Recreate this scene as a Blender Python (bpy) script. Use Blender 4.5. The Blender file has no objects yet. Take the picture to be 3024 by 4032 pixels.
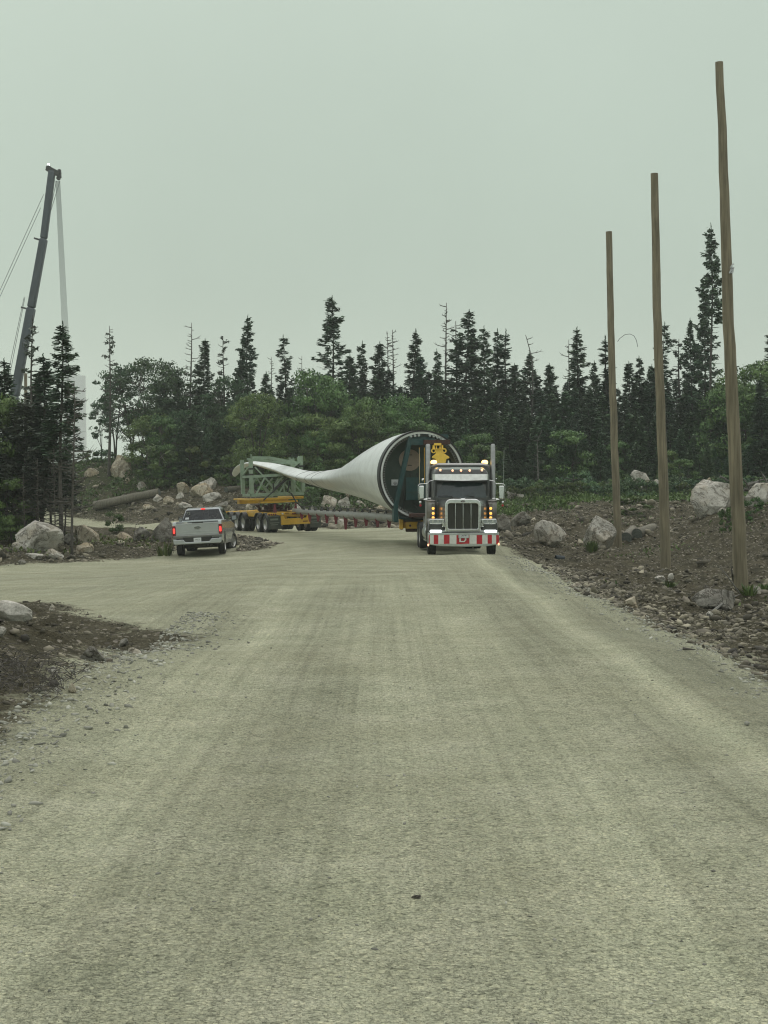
import bpy, bmesh, math, random
import numpy as np
from mathutils import Vector, Matrix

R = math.radians
F, HZ, CH = 5800.0, 1943.0, 2.14          # focal length and horizon row of the photo (px), eye height (m)
scene = bpy.context.scene
col = scene.collection

# ------------------------------------------------------------------ camera
cd = bpy.data.cameras.new("camera"); cam = bpy.data.objects.new("camera", cd); col.objects.link(cam)
cam.location = (0, 0, CH); cam.rotation_euler = (R(90), 0, 0)
cd.sensor_fit = 'VERTICAL'; cd.sensor_height = 36; cd.lens = F/4032*36
cd.shift_y = -(2016-HZ)/4032; cd.clip_start = 0.1; cd.clip_end = 3000
scene.camera = cam

# ------------------------------------------------------------------ world: overcast sky
w = bpy.data.worlds.new("World"); scene.world = w; w.use_nodes = True
nt = w.node_tree; nt.nodes.clear()
out = nt.nodes.new('ShaderNodeOutputWorld'); bg = nt.nodes.new('ShaderNodeBackground')
sky = nt.nodes.new('ShaderNodeTexSky'); sky.sky_type = 'NISHITA'; sky.sun_disc = False
SUN_EL, SUN_AZ = R(58), R(-25)
sky.sun_elevation = SUN_EL; sky.sun_rotation = SUN_AZ; sky.dust_density = 6; sky.air_density = 1.5
tc = nt.nodes.new('ShaderNodeTexCoord'); sep = nt.nodes.new('ShaderNodeSeparateXYZ')
ramp = nt.nodes.new('ShaderNodeValToRGB')
nt.links.new(tc.outputs['Generated'], sep.inputs[0]); nt.links.new(sep.outputs['Z'], ramp.inputs[0])
cr = ramp.color_ramp; cr.interpolation = 'B_SPLINE'
def ck(p, c):
    e = cr.elements.new(p); e.color = (*c, 1)
cr.elements[0].position = 0.0; cr.elements[0].color = (0.53, 0.605, 0.525, 1)
cr.elements[1].position = 1.0; cr.elements[1].color = (1.72, 1.80, 1.66, 1)
ck(0.055, (0.525, 0.595, 0.515)); ck(0.13, (0.42, 0.50, 0.432)); ck(0.22, (0.445, 0.53, 0.455)); ck(0.30, (0.47, 0.555, 0.478)); ck(0.40, (0.50, 0.585, 0.505)); ck(0.60, (1.15, 1.24, 1.13))
hs = nt.nodes.new('ShaderNodeTexNoise'); hs.inputs['Scale'].default_value = 3.0; hs.inputs['Detail'].default_value = 4
nt.links.new(tc.outputs['Generated'], hs.inputs['Vector'])
mr = nt.nodes.new('ShaderNodeMapRange'); mr.inputs[1].default_value = 0.3; mr.inputs[2].default_value = 0.7
mr.inputs[3].default_value = 0.955; mr.inputs[4].default_value = 1.045
nt.links.new(hs.outputs['Fac'], mr.inputs[0])
mul = nt.nodes.new('ShaderNodeMix'); mul.data_type = 'RGBA'; mul.blend_type = 'MULTIPLY'; mul.inputs[0].default_value = 1
nt.links.new(ramp.outputs[0], mul.inputs[6]); nt.links.new(mr.outputs[0], mul.inputs[7])
# the real sky above the cloud layer adds a little: Nishita at 0.05, clouds cover the rest
skm = nt.nodes.new('ShaderNodeMix'); skm.data_type = 'RGBA'; skm.blend_type = 'MIX'; skm.inputs[0].default_value = 0.006
nt.links.new(mul.outputs[2], skm.inputs[6]); nt.links.new(sky.outputs[0], skm.inputs[7])
nt.links.new(skm.outputs[2], bg.inputs['Color']); bg.inputs['Strength'].default_value = 1.0
nt.links.new(bg.outputs[0], out.inputs[0])
sd = bpy.data.lights.new("sun", 'SUN'); sd.energy = 0.6; sd.angle = R(40); sd.color = (1.0, 0.98, 0.90)
so = bpy.data.objects.new("sun", sd); col.objects.link(so)
so.rotation_euler = (R(90)-SUN_EL, 0, R(160)); so.location = (0, -10, 60)
scene.cycles.filter_width = 1.15; scene.cycles.use_denoising = True
vs = scene.view_settings; vs.view_transform = 'Standard'; vs.look = 'None'; vs.exposure = 0.12; vs.gamma = 1

# ------------------------------------------------------------------ helpers
def tag(o, label=None, cat=None, group=None, kind=None):
    if label: o['label'] = label
    if cat: o['category'] = cat
    if group: o['group'] = group
    if kind: o['kind'] = kind
    return o

def empty(name, loc, rot=(0, 0, 0), label=None, cat=None, group=None):
    o = bpy.data.objects.new(name, None); col.objects.link(o)
    o.location = loc; o.rotation_euler = rot; o.empty_display_size = 0.3
    return tag(o, label, cat, group)

def mkmesh(name, v, f, mats, mi=None, smooth=False, angle=None):
    me = bpy.data.meshes.new(name)
    if isinstance(v, np.ndarray) and isinstance(f, np.ndarray):
        k = f.shape[1]; me.vertices.add(len(v)); me.vertices.foreach_set('co', v.astype(np.float32).ravel())
        me.loops.add(f.size); me.loops.foreach_set('vertex_index', f.astype(np.int32).ravel())
        me.polygons.add(len(f)); me.polygons.foreach_set('loop_start', np.arange(0, f.size, k, dtype=np.int32))
        me.update(calc_edges=True)
    else:
        me.from_pydata([tuple(map(float, p)) for p in v], [], f if not isinstance(f, np.ndarray) else f.tolist())
    for m in (mats if isinstance(mats, (list, tuple)) else [mats]): me.materials.append(m)
    if mi is not None and len(mi): me.polygons.foreach_set('material_index', mi)
    if smooth:
        me.shade_smooth()
        if angle: me.set_sharp_from_angle(angle=R(angle))
    me.update()
    return me

def link(name, me, parent=None, loc=None):
    o = bpy.data.objects.new(name, me); col.objects.link(o)
    if parent: o.parent = parent
    if loc is not None: o.location = loc
    return o

def copy_tree(o, parent=None):
    c = o.copy(); col.objects.link(c)
    if parent: c.parent = parent
    for ch in [x for x in bpy.data.objects if x.parent == o]: copy_tree(ch, c)
    return c

class MB:
    def __init__(s): s.v, s.f, s.m, s.cur = [], [], [], 0
    def add(s, v, f):
        n = len(s.v); s.v += [tuple(p) for p in v]
        for q in f: s.f.append([n+i for i in q]); s.m.append(s.cur)
        return s
    def box(s, x0, x1, y0, y1, z0, z1):
        return s.add([(x0,y0,z0),(x1,y0,z0),(x1,y1,z0),(x0,y1,z0),(x0,y0,z1),(x1,y0,z1),(x1,y1,z1),(x0,y1,z1)],
                     [(0,3,2,1),(4,5,6,7),(0,1,5,4),(1,2,6,5),(2,3,7,6),(3,0,4,7)])
    def bar(s, p, q, wx, wz, up=(0, 0, 1)):      # box section bar between two points
        p, q = Vector(p), Vector(q); d = (q-p).normalized(); u = Vector(up)
        if abs(d.dot(u)) > .98: u = Vector((0, 1, 0))
        sx = d.cross(u).normalized()*wx/2; sz = sx.cross(d).normalized()*wz/2
        v = [p-sx-sz, p+sx-sz, p+sx+sz, p-sx+sz, q-sx-sz, q+sx-sz, q+sx+sz, q-sx+sz]
        return s.add(v, [(0,3,2,1),(4,5,6,7),(0,1,5,4),(1,2,6,5),(2,3,7,6),(3,0,4,7)])
    def tube(s, pts, r, n=8, caps=True):
        pts = [Vector(p) for p in pts]; rr = r if isinstance(r, (list, tuple)) else [r]*len(pts)
        rings = []; ref = None
        for i, p in enumerate(pts):
            a = pts[max(i-1, 0)]; b = pts[min(i+1, len(pts)-1)]; d = (b-a).normalized()
            if ref is None:
                ref = Vector((0, 0, 1)) if abs(d.z) < .9 else Vector((1, 0, 0))
            x = d.cross(ref).normalized(); y = x.cross(d).normalized(); ref = y
            rings.append([p+(x*math.cos(t)+y*math.sin(t))*rr[i] for t in [2*math.pi*k/n for k in range(n)]])
        v = [q for g in rings for q in g]; f = []
        for i in range(len(pts)-1):
            for k in range(n):
                f.append((i*n+k, i*n+(k+1) % n, (i+1)*n+(k+1) % n, (i+1)*n+k))
        if caps: f.append(tuple(range(n-1, -1, -1))); f.append(tuple((len(pts)-1)*n+k for k in range(n)))
        return s.add(v, f)
    def lathe(s, prof, c, axis='x', n=28):        # prof: (along, radius)
        v = []; f = []; m = len(prof)
        for k in range(n):
            t = 2*math.pi*k/n
            for a, r in prof:
                if axis == 'x': v.append((c[0]+a, c[1]+r*math.cos(t), c[2]+r*math.sin(t)))
                elif axis == 'y': v.append((c[0]+r*math.cos(t), c[1]+a, c[2]+r*math.sin(t)))
                else: v.append((c[0]+r*math.cos(t), c[1]+r*math.sin(t), c[2]+a))
        for k in range(n):
            for j in range(m-1):
                f.append((k*m+j, k*m+j+1, ((k+1) % n)*m+j+1, ((k+1) % n)*m+j))
        return s.add(v, f)
    def prism(s, poly, axis, a0, a1):             # poly in the two other axes, extruded along axis
        def P(p, a):
            if axis == 'x': return (a, p[0], p[1])
            if axis == 'y': return (p[0], a, p[1])
            return (p[0], p[1], a)
        n = len(poly); v = [P(p, a0) for p in poly]+[P(p, a1) for p in poly]
        f = [tuple(range(n-1, -1, -1)), tuple(range(n, 2*n))]
        f += [(i, (i+1) % n, n+(i+1) % n, n+i) for i in range(n)]
        return s.add(v, f)
    def loft(s, secs, caps=True):                 # list of equal-length rings
        n = len(secs[0]); v = [p for g in secs for p in g]; f = []
        for i in range(len(secs)-1):
            for k in range(n): f.append((i*n+k, i*n+(k+1) % n, (i+1)*n+(k+1) % n, (i+1)*n+k))
        if caps: f.append(tuple(range(n-1, -1, -1))); f.append(tuple((len(secs)-1)*n+k for k in range(n)))
        return s.add(v, f)
    def ring(s, outer, inner, axis, a0, a1):      # extruded frame between two outlines of equal length
        def P(p, a): return (p[0], a, p[1]) if axis == 'y' else (a, p[0], p[1])
        n = len(outer); v = [P(p, a0) for p in outer]+[P(p, a0) for p in inner]+[P(p, a1) for p in outer]+[P(p, a1) for p in inner]; f = []
        for i in range(n):
            j = (i+1) % n
            f += [(i, j, n+j, n+i), (2*n+i, 3*n+i, 3*n+j, 2*n+j), (i, 2*n+i, 2*n+j, j), (n+i, n+j, 3*n+j, 3*n+i)]
        return s.add(v, f)
    def mat(s, i): s.cur = i; return s
    def build(s, name, mats, parent=None, smooth=None, bevel=0, loc=None, seg=2):
        me = mkmesh(name, s.v, s.f, mats, s.m)
        bm = bmesh.new(); bm.from_mesh(me); bmesh.ops.recalc_face_normals(bm, faces=bm.faces); bm.to_mesh(me); bm.free()
        if smooth: me.shade_smooth(); me.set_sharp_from_angle(angle=R(smooth))
        o = link(name, me, parent, loc)
        if bevel:
            b = o.modifiers.new('bevel', 'BEVEL'); b.width = bevel; b.segments = seg; b.limit_method = 'ANGLE'; b.angle_limit = R(40)
            me.shade_smooth(); me.set_sharp_from_angle(angle=R(35))
        return o

def rrect(x0, x1, z0, z1, r, n=5):                # rounded outline, r = one radius or four (bl, br, tr, tl)
    rs = r if isinstance(r, (list, tuple)) else [r]*4
    o = []
    for (cx, cz, a, q) in ((x0+rs[0], z0+rs[0], 180, rs[0]), (x1-rs[1], z0+rs[1], 270, rs[1]), (x1-rs[2], z1-rs[2], 0, rs[2]), (x0+rs[3], z1-rs[3], 90, rs[3])):
        for k in range(n+1):
            t = R(a+90*k/n); o.append((cx+q*math.cos(t), cz+q*math.sin(t)))
    return o

def text_mesh(name, body, size, m, parent, loc, rot=(R(90), 0, 0), depth=0.004, sx=1.0, italic=0):
    cu = bpy.data.curves.new(name+'_curve', 'FONT'); cu.body = body; cu.size = size; cu.extrude = depth
    cu.align_x = 'CENTER'; cu.align_y = 'CENTER'; cu.shear = italic
    t = bpy.data.objects.new(name+'_tmp', cu); col.objects.link(t)
    bpy.context.view_layer.update()
    me = bpy.data.meshes.new_from_object(t.evaluated_get(bpy.context.evaluated_depsgraph_get()))
    bpy.data.objects.remove(t); bpy.data.curves.remove(cu)
    me.materials.clear(); me.materials.append(m)
    o = link(name, me, parent); o.location = loc; o.rotation_euler = rot; o.scale = (sx, 1, 1)
    return o

# ---- numpy value noise
def _h(ix, iy, s):
    n = (ix.astype(np.int64)*374761393+iy.astype(np.int64)*668265263+s*1442695041) & 0x7fffffff
    n = ((n ^ (n >> 13))*1274126177) & 0x7fffffff
    return ((n ^ (n >> 16)) & 0xffff)/65535.0
def vnoise(x, y, s=0):
    x = np.asarray(x, float); y = np.asarray(y, float)
    ix = np.floor(x); iy = np.floor(y); fx = x-ix; fy = y-iy
    fx = fx*fx*(3-2*fx); fy = fy*fy*(3-2*fy)
    a = _h(ix, iy, s); b = _h(ix+1, iy, s); c = _h(ix, iy+1, s); d = _h(ix+1, iy+1, s)
    return (a*(1-fx)+b*fx)*(1-fy)+(c*(1-fx)+d*fx)*fy
def fbm(x, y, s=0, o=4):
    t = 0; a = 1; n = 0
    for k in range(o): t = t+a*vnoise(x*2**k, y*2**k, s+k*17); n += a; a *= .55
    return t/n

# ------------------------------------------------------------------ materials
def newmat(name):
    m = bpy.data.materials.new(name); m.use_nodes = True
    return m, m.node_tree, m.node_tree.nodes['Principled BSDF']
def link_n(t, a, b): t.links.new(a, b)
def rgb(c): return (c[0], c[1], c[2], 1)
def solid(name, c, rough=.5, metal=0, var=.12, scale=6, bump=0, bscale=40, emit=None, es=0, c2=None, spec=None, dirt=0, coat=0, island=0):
    m, t, p = newmat(name)
    p.inputs['Roughness'].default_value = rough; p.inputs['Metallic'].default_value = metal
    if spec is not None: p.inputs['Specular IOR Level'].default_value = spec
    if coat: p.inputs['Coat Weight'].default_value = coat; p.inputs['Coat Roughness'].default_value = .08
    tcn = t.nodes.new('ShaderNodeTexCoord'); n = t.nodes.new('ShaderNodeTexNoise')
    n.inputs['Scale'].default_value = scale; n.inputs['Detail'].default_value = 6; n.inputs['Roughness'].default_value = .6
    link_n(t, tcn.outputs['Object'], n.inputs['Vector'])
    r = t.nodes.new('ShaderNodeValToRGB'); e = r.color_ramp.elements
    c2 = c2 or tuple(min(1, x*(1+var)) for x in c); c1 = tuple(x*(1-var) for x in c)
    e[0].position = .32; e[0].color = rgb(c1); e[1].position = .68; e[1].color = rgb(c2)
    link_n(t, n.outputs['Fac'], r.inputs[0]); last = r.outputs[0]
    if dirt:
        n2 = t.nodes.new('ShaderNodeTexNoise'); n2.inputs['Scale'].default_value = 2.2; n2.inputs['Detail'].default_value = 8
        link_n(t, tcn.outputs['Object'], n2.inputs['Vector'])
        mm = t.nodes.new('ShaderNodeMapRange'); mm.inputs[1].default_value = .45; mm.inputs[2].default_value = .75; mm.inputs[4].default_value = dirt
        link_n(t, n2.outputs['Fac'], mm.inputs[0])
        mx = t.nodes.new('ShaderNodeMix'); mx.data_type = 'RGBA'; mx.inputs[7].default_value = (.17, .155, .115, 1)
        link_n(t, mm.outputs[0], mx.inputs[0]); link_n(t, last, mx.inputs[6]); last = mx.outputs[2]
    if island:
        g = t.nodes.new('ShaderNodeNewGeometry'); hv = t.nodes.new('ShaderNodeHueSaturation')
        ma = t.nodes.new('ShaderNodeMapRange'); ma.inputs[3].default_value = 1-island; ma.inputs[4].default_value = 1+island
        link_n(t, g.outputs['Random Per Island'], ma.inputs[0]); link_n(t, ma.outputs[0], hv.inputs['Value'])
        link_n(t, last, hv.inputs['Color']); last = hv.outputs[0]
    link_n(t, last, p.inputs['Base Color'])
    if bump:
        b = t.nodes.new('ShaderNodeBump'); b.inputs['Strength'].default_value = bump; b.inputs['Distance'].default_value = .03
        n3 = t.nodes.new('ShaderNodeTexNoise'); n3.inputs['Scale'].default_value = bscale; n3.inputs['Detail'].default_value = 5
        link_n(t, tcn.outputs['Object'], n3.inputs['Vector']); link_n(t, n3.outputs['Fac'], b.inputs['Height'])
        link_n(t, b.outputs[0], p.inputs['Normal'])
    if emit: p.inputs['Emission Color'].default_value = rgb(emit); p.inputs['Emission Strength'].default_value = es
    return m

def leafmat(name, ca, cb, scale=.9, rnd=.18):
    m, t, p = newmat(name)
    p.inputs['Roughness'].default_value = .62; p.inputs['Specular IOR Level'].default_value = .25
    tcn = t.nodes.new('ShaderNodeTexCoord'); n = t.nodes.new('ShaderNodeTexNoise'); n.inputs['Scale'].default_value = scale
    n.inputs['Detail'].default_value = 5; link_n(t, tcn.outputs['Object'], n.inputs['Vector'])
    g = t.nodes.new('ShaderNodeNewGeometry'); oi = t.nodes.new('ShaderNodeObjectInfo')
    a = t.nodes.new('ShaderNodeMath'); a.operation = 'MULTIPLY_ADD'; a.inputs[1].default_value = .35
    link_n(t, g.outputs['Random Per Island'], a.inputs[0]); link_n(t, n.outputs['Fac'], a.inputs[2])
    r = t.nodes.new('ShaderNodeValToRGB'); e = r.color_ramp.elements
    e[0].position = .42; e[0].color = rgb(ca); e[1].position = .9; e[1].color = rgb(cb)
    link_n(t, a.outputs[0], r.inputs[0])
    hv = t.nodes.new('ShaderNodeHueSaturation'); mr_ = t.nodes.new('ShaderNodeMapRange')
    mr_.inputs[3].default_value = 1-rnd; mr_.inputs[4].default_value = 1+rnd
    link_n(t, oi.outputs['Random'], mr_.inputs[0]); link_n(t, mr_.outputs[0], hv.inputs['Value'])
    hm = t.nodes.new('ShaderNodeMapRange'); hm.inputs[3].default_value = .475; hm.inputs[4].default_value = .52
    sx = t.nodes.new('ShaderNodeMath'); sx.operation = 'FRACT'; s2 = t.nodes.new('ShaderNodeMath'); s2.operation = 'MULTIPLY'; s2.inputs[1].default_value = 7.31
    link_n(t, oi.outputs['Random'], s2.inputs[0]); link_n(t, s2.outputs[0], sx.inputs[0]); link_n(t, sx.outputs[0], hm.inputs[0]); link_n(t, hm.outputs[0], hv.inputs['Hue'])
    link_n(t, r.outputs[0], hv.inputs['Color']); link_n(t, hv.outputs[0], p.inputs['Base Color'])
    return m

M = {}
M['spruce'] = leafmat('spruce_needles', (.040, .074, .050), (.100, .160, .090))
M['spruce_b'] = leafmat('young_spruce_needles', (.046, .088, .052), (.105, .175, .085))
M['larch'] = leafmat('sparse_needles', (.055, .070, .056), (.100, .120, .088))
M['leaf'] = leafmat('broad_leaves', (.048, .095, .034), (.135, .215, .070), .7)
M['leaf_d'] = leafmat('dark_broad_leaves', (.032, .068, .038), (.078, .138, .060), .7)
M['shrub'] = leafmat('shrub_leaves', (.040, .068, .022), (.095, .140, .042), .5)
M['grass'] = leafmat('grass_blades', (.05, .085, .025), (.12, .17, .05), .5)
M['bark'] = solid('grey_bark', (.075, .068, .058), .9, var=.35, scale=5, bump=.4)
M['bark_pale'] = solid('weathered_dead_wood', (.13, .125, .11), .9, var=.3, scale=4, bump=.4)
M['pole'] = None
def rockmat(name, c0, c1, c2, stain):
    m, t, p = newmat(name); N = t.nodes.new; p.inputs['Roughness'].default_value = .92; p.inputs['Specular IOR Level'].default_value = .2
    tcn = N('ShaderNodeTexCoord'); oi = N('ShaderNodeObjectInfo'); ad = N('ShaderNodeVectorMath'); ad.operation = 'ADD'; sc = N('ShaderNodeVectorMath'); sc.operation = 'SCALE'; sc.inputs['Scale'].default_value = 20
    cmb = N('ShaderNodeCombineXYZ'); link_n(t, oi.outputs['Random'], cmb.inputs[0]); link_n(t, oi.outputs['Random'], cmb.inputs[1]); link_n(t, cmb.outputs[0], sc.inputs[0])
    link_n(t, tcn.outputs['Object'], ad.inputs[0]); link_n(t, sc.outputs[0], ad.inputs[1]); V = ad.outputs[0]
    def nz(s, d=8, r=.65, dist=0):
        n = N('ShaderNodeTexNoise'); n.inputs['Scale'].default_value = s; n.inputs['Detail'].default_value = d; n.inputs['Roughness'].default_value = r; n.inputs['Distortion'].default_value = dist; link_n(t, V, n.inputs['Vector']); return n.outputs['Fac']
    def rp(f, st):
        r = N('ShaderNodeValToRGB'); e = r.color_ramp.elements; e[0].position, e[0].color = st[0][0], rgb(st[0][1]); e[1].position, e[1].color = st[-1][0], rgb(st[-1][1])
        for s in st[1:-1]: q = e.new(s[0]); q.color = rgb(s[1])
        link_n(t, f, r.inputs[0]); return r.outputs[0]
    def mx(f, a, b, bt='MIX'):
        x = N('ShaderNodeMix'); x.data_type = 'RGBA'; x.blend_type = bt
        for s, v in ((0, f), (6, a), (7, b)):
            if isinstance(v, (int, float)): x.inputs[s].default_value = v
            elif isinstance(v, tuple): x.inputs[s].default_value = rgb(v)
            else: link_n(t, v, x.inputs[s])
        return x.outputs[2]
    c = rp(nz(2.6), [(.30, c0), (.5, c1), (.72, c2)])
    c = mx(rp(nz(.9, 4), [(.50, (0, 0, 0)), (.62, (1, 1, 1))]), c, mx(.55, c, stain))
    vein = rp(nz(1.1, 5, .7, .9), [(.465, (1, 1, 1)), (.492, (.42, .40, .37)), (.52, (1, 1, 1))])
    c = mx(.9, c, vein, 'MULTIPLY'); c = mx(.8, c, rp(nz(24, 4, .8), [(.36, (.62, .62, .60)), (.5, (1, 1, 1)), (.7, (1.2, 1.2, 1.18))]), 'MULTIPLY')
    link_n(t, c, p.inputs['Base Color'])
    b1 = N('ShaderNodeBump'); b1.inputs['Strength'].default_value = .9; b1.inputs['Distance'].default_value = .10; link_n(t, nz(3.5, 9, .72), b1.inputs['Height'])
    b2 = N('ShaderNodeBump'); b2.inputs['Strength'].default_value = .8; b2.inputs['Distance'].default_value = .06; link_n(t, vein, b2.inputs['Height']); link_n(t, b1.outputs[0], b2.inputs['Normal'])
    link_n(t, b2.outputs[0], p.inputs['Normal']); return m
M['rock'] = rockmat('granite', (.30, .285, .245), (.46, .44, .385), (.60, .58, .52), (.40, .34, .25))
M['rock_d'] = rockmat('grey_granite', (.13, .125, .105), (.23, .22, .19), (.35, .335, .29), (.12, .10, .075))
M['rock_y'] = rockmat('yellow_stained_granite', (.27, .235, .17), (.42, .375, .285), (.57, .53, .43), (.40, .31, .19))
M['rubble'] = solid('broken_stone', (.085, .074, .058), .95, c2=(.235, .215, .155), scale=2, island=.8)
M['chips'] = solid('road_chips', (.22, .22, .18), .95, c2=(.38, .38, .32), scale=2, island=.45)
M['charcoal'] = solid('charcoal_paint', (.045, .047, .046), .32, metal=.35, var=.1, coat=.5, dirt=.25)
M['charcoal2'] = solid('dark_brown_paint', (.055, .044, .042), .3, metal=.4, coat=.5, dirt=.2)
M['chrome'] = solid('chrome', (.62, .64, .62), .14, metal=1, var=.06, scale=9, bump=.05, bscale=6)
M['chrome_r'] = solid('dull_chrome', (.48, .50, .49), .32, metal=1, var=.12, scale=9)
M['dimmed_chrome'] = solid('chrome_brown_reflection', (.22, .205, .19), .3, metal=.8, var=.2)  # chrome with its dark brown reflection put into the base colour
M['stack'] = solid('dusty_exhaust_steel', (.36, .36, .36), .45, metal=.8, var=.15, scale=7)
M['glass'] = solid('dark_glass', (.010, .014, .015), .05, var=.1, spec=.45)
M['wglass'] = solid('windshield_glass', (.020, .036, .037), .08, var=.2, spec=.5)
M['tyre'] = solid('tyre_rubber', (.022, .023, .023), .85, var=.3, scale=14, dirt=.35, bump=.3, bscale=30)
M['rim'] = solid('wheel_metal', (.42, .42, .40), .4, metal=.8, dirt=.5)
M['black'] = solid('black_plastic', (.014, .015, .015), .55, dirt=.12)
M['under'] = solid('dirty_steel', (.03, .028, .026), .8, dirt=.4)
M['red'] = solid('red_vinyl', (.42, .012, .022), .45, var=.12, bump=.25, bscale=3)
M['white'] = solid('white_vinyl', (.62, .63, .58), .5, var=.08, bump=.25, bscale=3)
M['amber'] = solid('lit_amber_lens', (.8, .35, .06), .3, emit=(1, .42, .08), es=1.7)
M['amber_hot'] = solid('lit_beacon', (1, .6, .15), .3, emit=(1, .60, .18), es=4)
M['amber_p'] = solid('lit_cab_marker', (.8, .4, .2), .3, emit=(1, .50, .30), es=1.5)
M['lamp'] = solid('lit_lamp', (.9, .9, .9), .2, emit=(.93, 1, .98), es=3.0)
M['lens'] = solid('headlight_lens', (.30, .33, .33), .08, spec=.9, coat=1)
M['brake'] = solid('lit_brake_light', (.7, .03, .02), .3, emit=(1, .05, .04), es=1.5)
M['lens_red'] = solid('red_lens', (.16, .012, .016), .25)
M['lens_maroon'] = solid('dark_red_lens', (.10, .010, .012), .3)
M['silver'] = solid('silver_car_paint', (.41, .435, .435), .26, metal=.5, var=.04, coat=.6, dirt=.10)
M['silver_r'] = solid('grey_car_paint', (.15, .155, .145), .35, metal=.4, coat=.4, dirt=.4)
M['gelcoat'] = solid('white_gelcoat', (.68, .71, .69), .36, var=.05, scale=1.2, dirt=.22, coat=.25)
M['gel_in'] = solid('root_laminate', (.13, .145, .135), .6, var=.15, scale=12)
M['seam'] = solid('blade_seam', (.12, .13, .13), .6)
M['rimblack'] = solid('black_root_band', (.012, .012, .013), .5)
M['beam'] = solid('weathered_white_paint', (.27, .27, .25), .5, var=.1, dirt=.5)
M['teal'] = solid('dark_green_frame_paint', (.010, .050, .050), .5, var=.2, dirt=.12)
M['teal_in'] = solid('green_bulkhead', (.040, .062, .050), .75, var=.2, scale=2.5)
M['tan'] = solid('tan_hatch', (.25, .205, .165), .7, var=.1)
M['rust'] = solid('rusty_steel', (.060, .028, .022), .85, var=.4, scale=12)
M['yellow'] = solid('trailer_yellow_paint', (.62, .36, .03), .45, var=.12, dirt=.35, scale=5)
M['yellow_l'] = solid('bright_yellow_paint', (.90, .60, .085), .45, var=.08)
M['sage'] = solid('sage_green_paint', (.225, .305, .215), .6, var=.16, dirt=.4, scale=5)
M['maroon'] = solid('maroon_paint', (.16, .018, .030), .6, var=.2, dirt=.25)
M['boom'] = solid('crane_grey_blue', (.040, .055, .068), .5, var=.25, scale=.6)
M['rope'] = solid('steel_rope', (.12, .13, .13), .5)
M['tower'] = solid('tower_white', (.88, .90, .88), .5, var=.03, scale=.5)
M['flap'] = solid('mud_flap_rubber', (.035, .042, .035), .8, dirt=.3)
M['flap_t'] = solid('mud_flap_print', (.16, .18, .14), .8)
M['plate'] = solid('licence_plate_white', (.58, .60, .60), .5, var=.03)
M['ink'] = solid('dark_print', (.05, .055, .06), .6)
M['ovalb'] = solid('badge_dark', (.02, .024, .03), .3)
M['ovalr'] = solid('badge_dark_red', (.05, .012, .012), .3)

def polemat(name, c1, c2):
    m, t, p = newmat(name); p.inputs['Roughness'].default_value = .85
    tcn = t.nodes.new('ShaderNodeTexCoord'); mp = t.nodes.new('ShaderNodeMapping'); mp.inputs['Scale'].default_value = (9, 9, .45)
    link_n(t, tcn.outputs['Object'], mp.inputs[0])
    n = t.nodes.new('ShaderNodeTexNoise'); n.inputs['Scale'].default_value = 1.6; n.inputs['Detail'].default_value = 8; n.inputs['Roughness'].default_value = .65
    link_n(t, mp.outputs[0], n.inputs['Vector'])
    r = t.nodes.new('ShaderNodeValToRGB'); e = r.color_ramp.elements; e[0].position = .3; e[0].color = rgb(c1); e[1].position = .72; e[1].color = rgb(c2)
    link_n(t, n.outputs['Fac'], r.inputs[0])
    n2 = t.nodes.new('ShaderNodeTexNoise'); n2.inputs['Scale'].default_value = .55; n2.inputs['Detail'].default_value = 3
    link_n(t, tcn.outputs['Object'], n2.inputs['Vector'])
    mx = t.nodes.new('ShaderNodeMix'); mx.data_type = 'RGBA'; mx.blend_type = 'MULTIPLY'; mx.inputs[0].default_value = .7
    link_n(t, r.outputs[0], mx.inputs[6]); link_n(t, n2.outputs['Fac'], mx.inputs[7])
    br = t.nodes.new('ShaderNodeMix'); br.data_type = 'RGBA'; br.blend_type = 'MULTIPLY'; br.inputs[0].default_value = 1; br.inputs[7].default_value = (1.5, 1.5, 1.5, 1)
    link_n(t, mx.outputs[2], br.inputs[6]); link_n(t, br.outputs[2], p.inputs['Base Color'])
    b = t.nodes.new('ShaderNodeBump'); b.inputs['Strength'].default_value = .5; b.inputs['Distance'].default_value = .02
    link_n(t, n.outputs['Fac'], b.inputs['Height']); link_n(t, b.outputs[0], p.inputs['Normal'])
    return m
M['pole'] = polemat('treated_pole_wood', (.095, .082, .052), (.29, .25, .165))
M['log'] = polemat('old_log_wood', (.07, .065, .048), (.19, .175, .13))
M['logend'] = solid('cut_log_end', (.09, .10, .085), .9, var=.35, scale=9)

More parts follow.
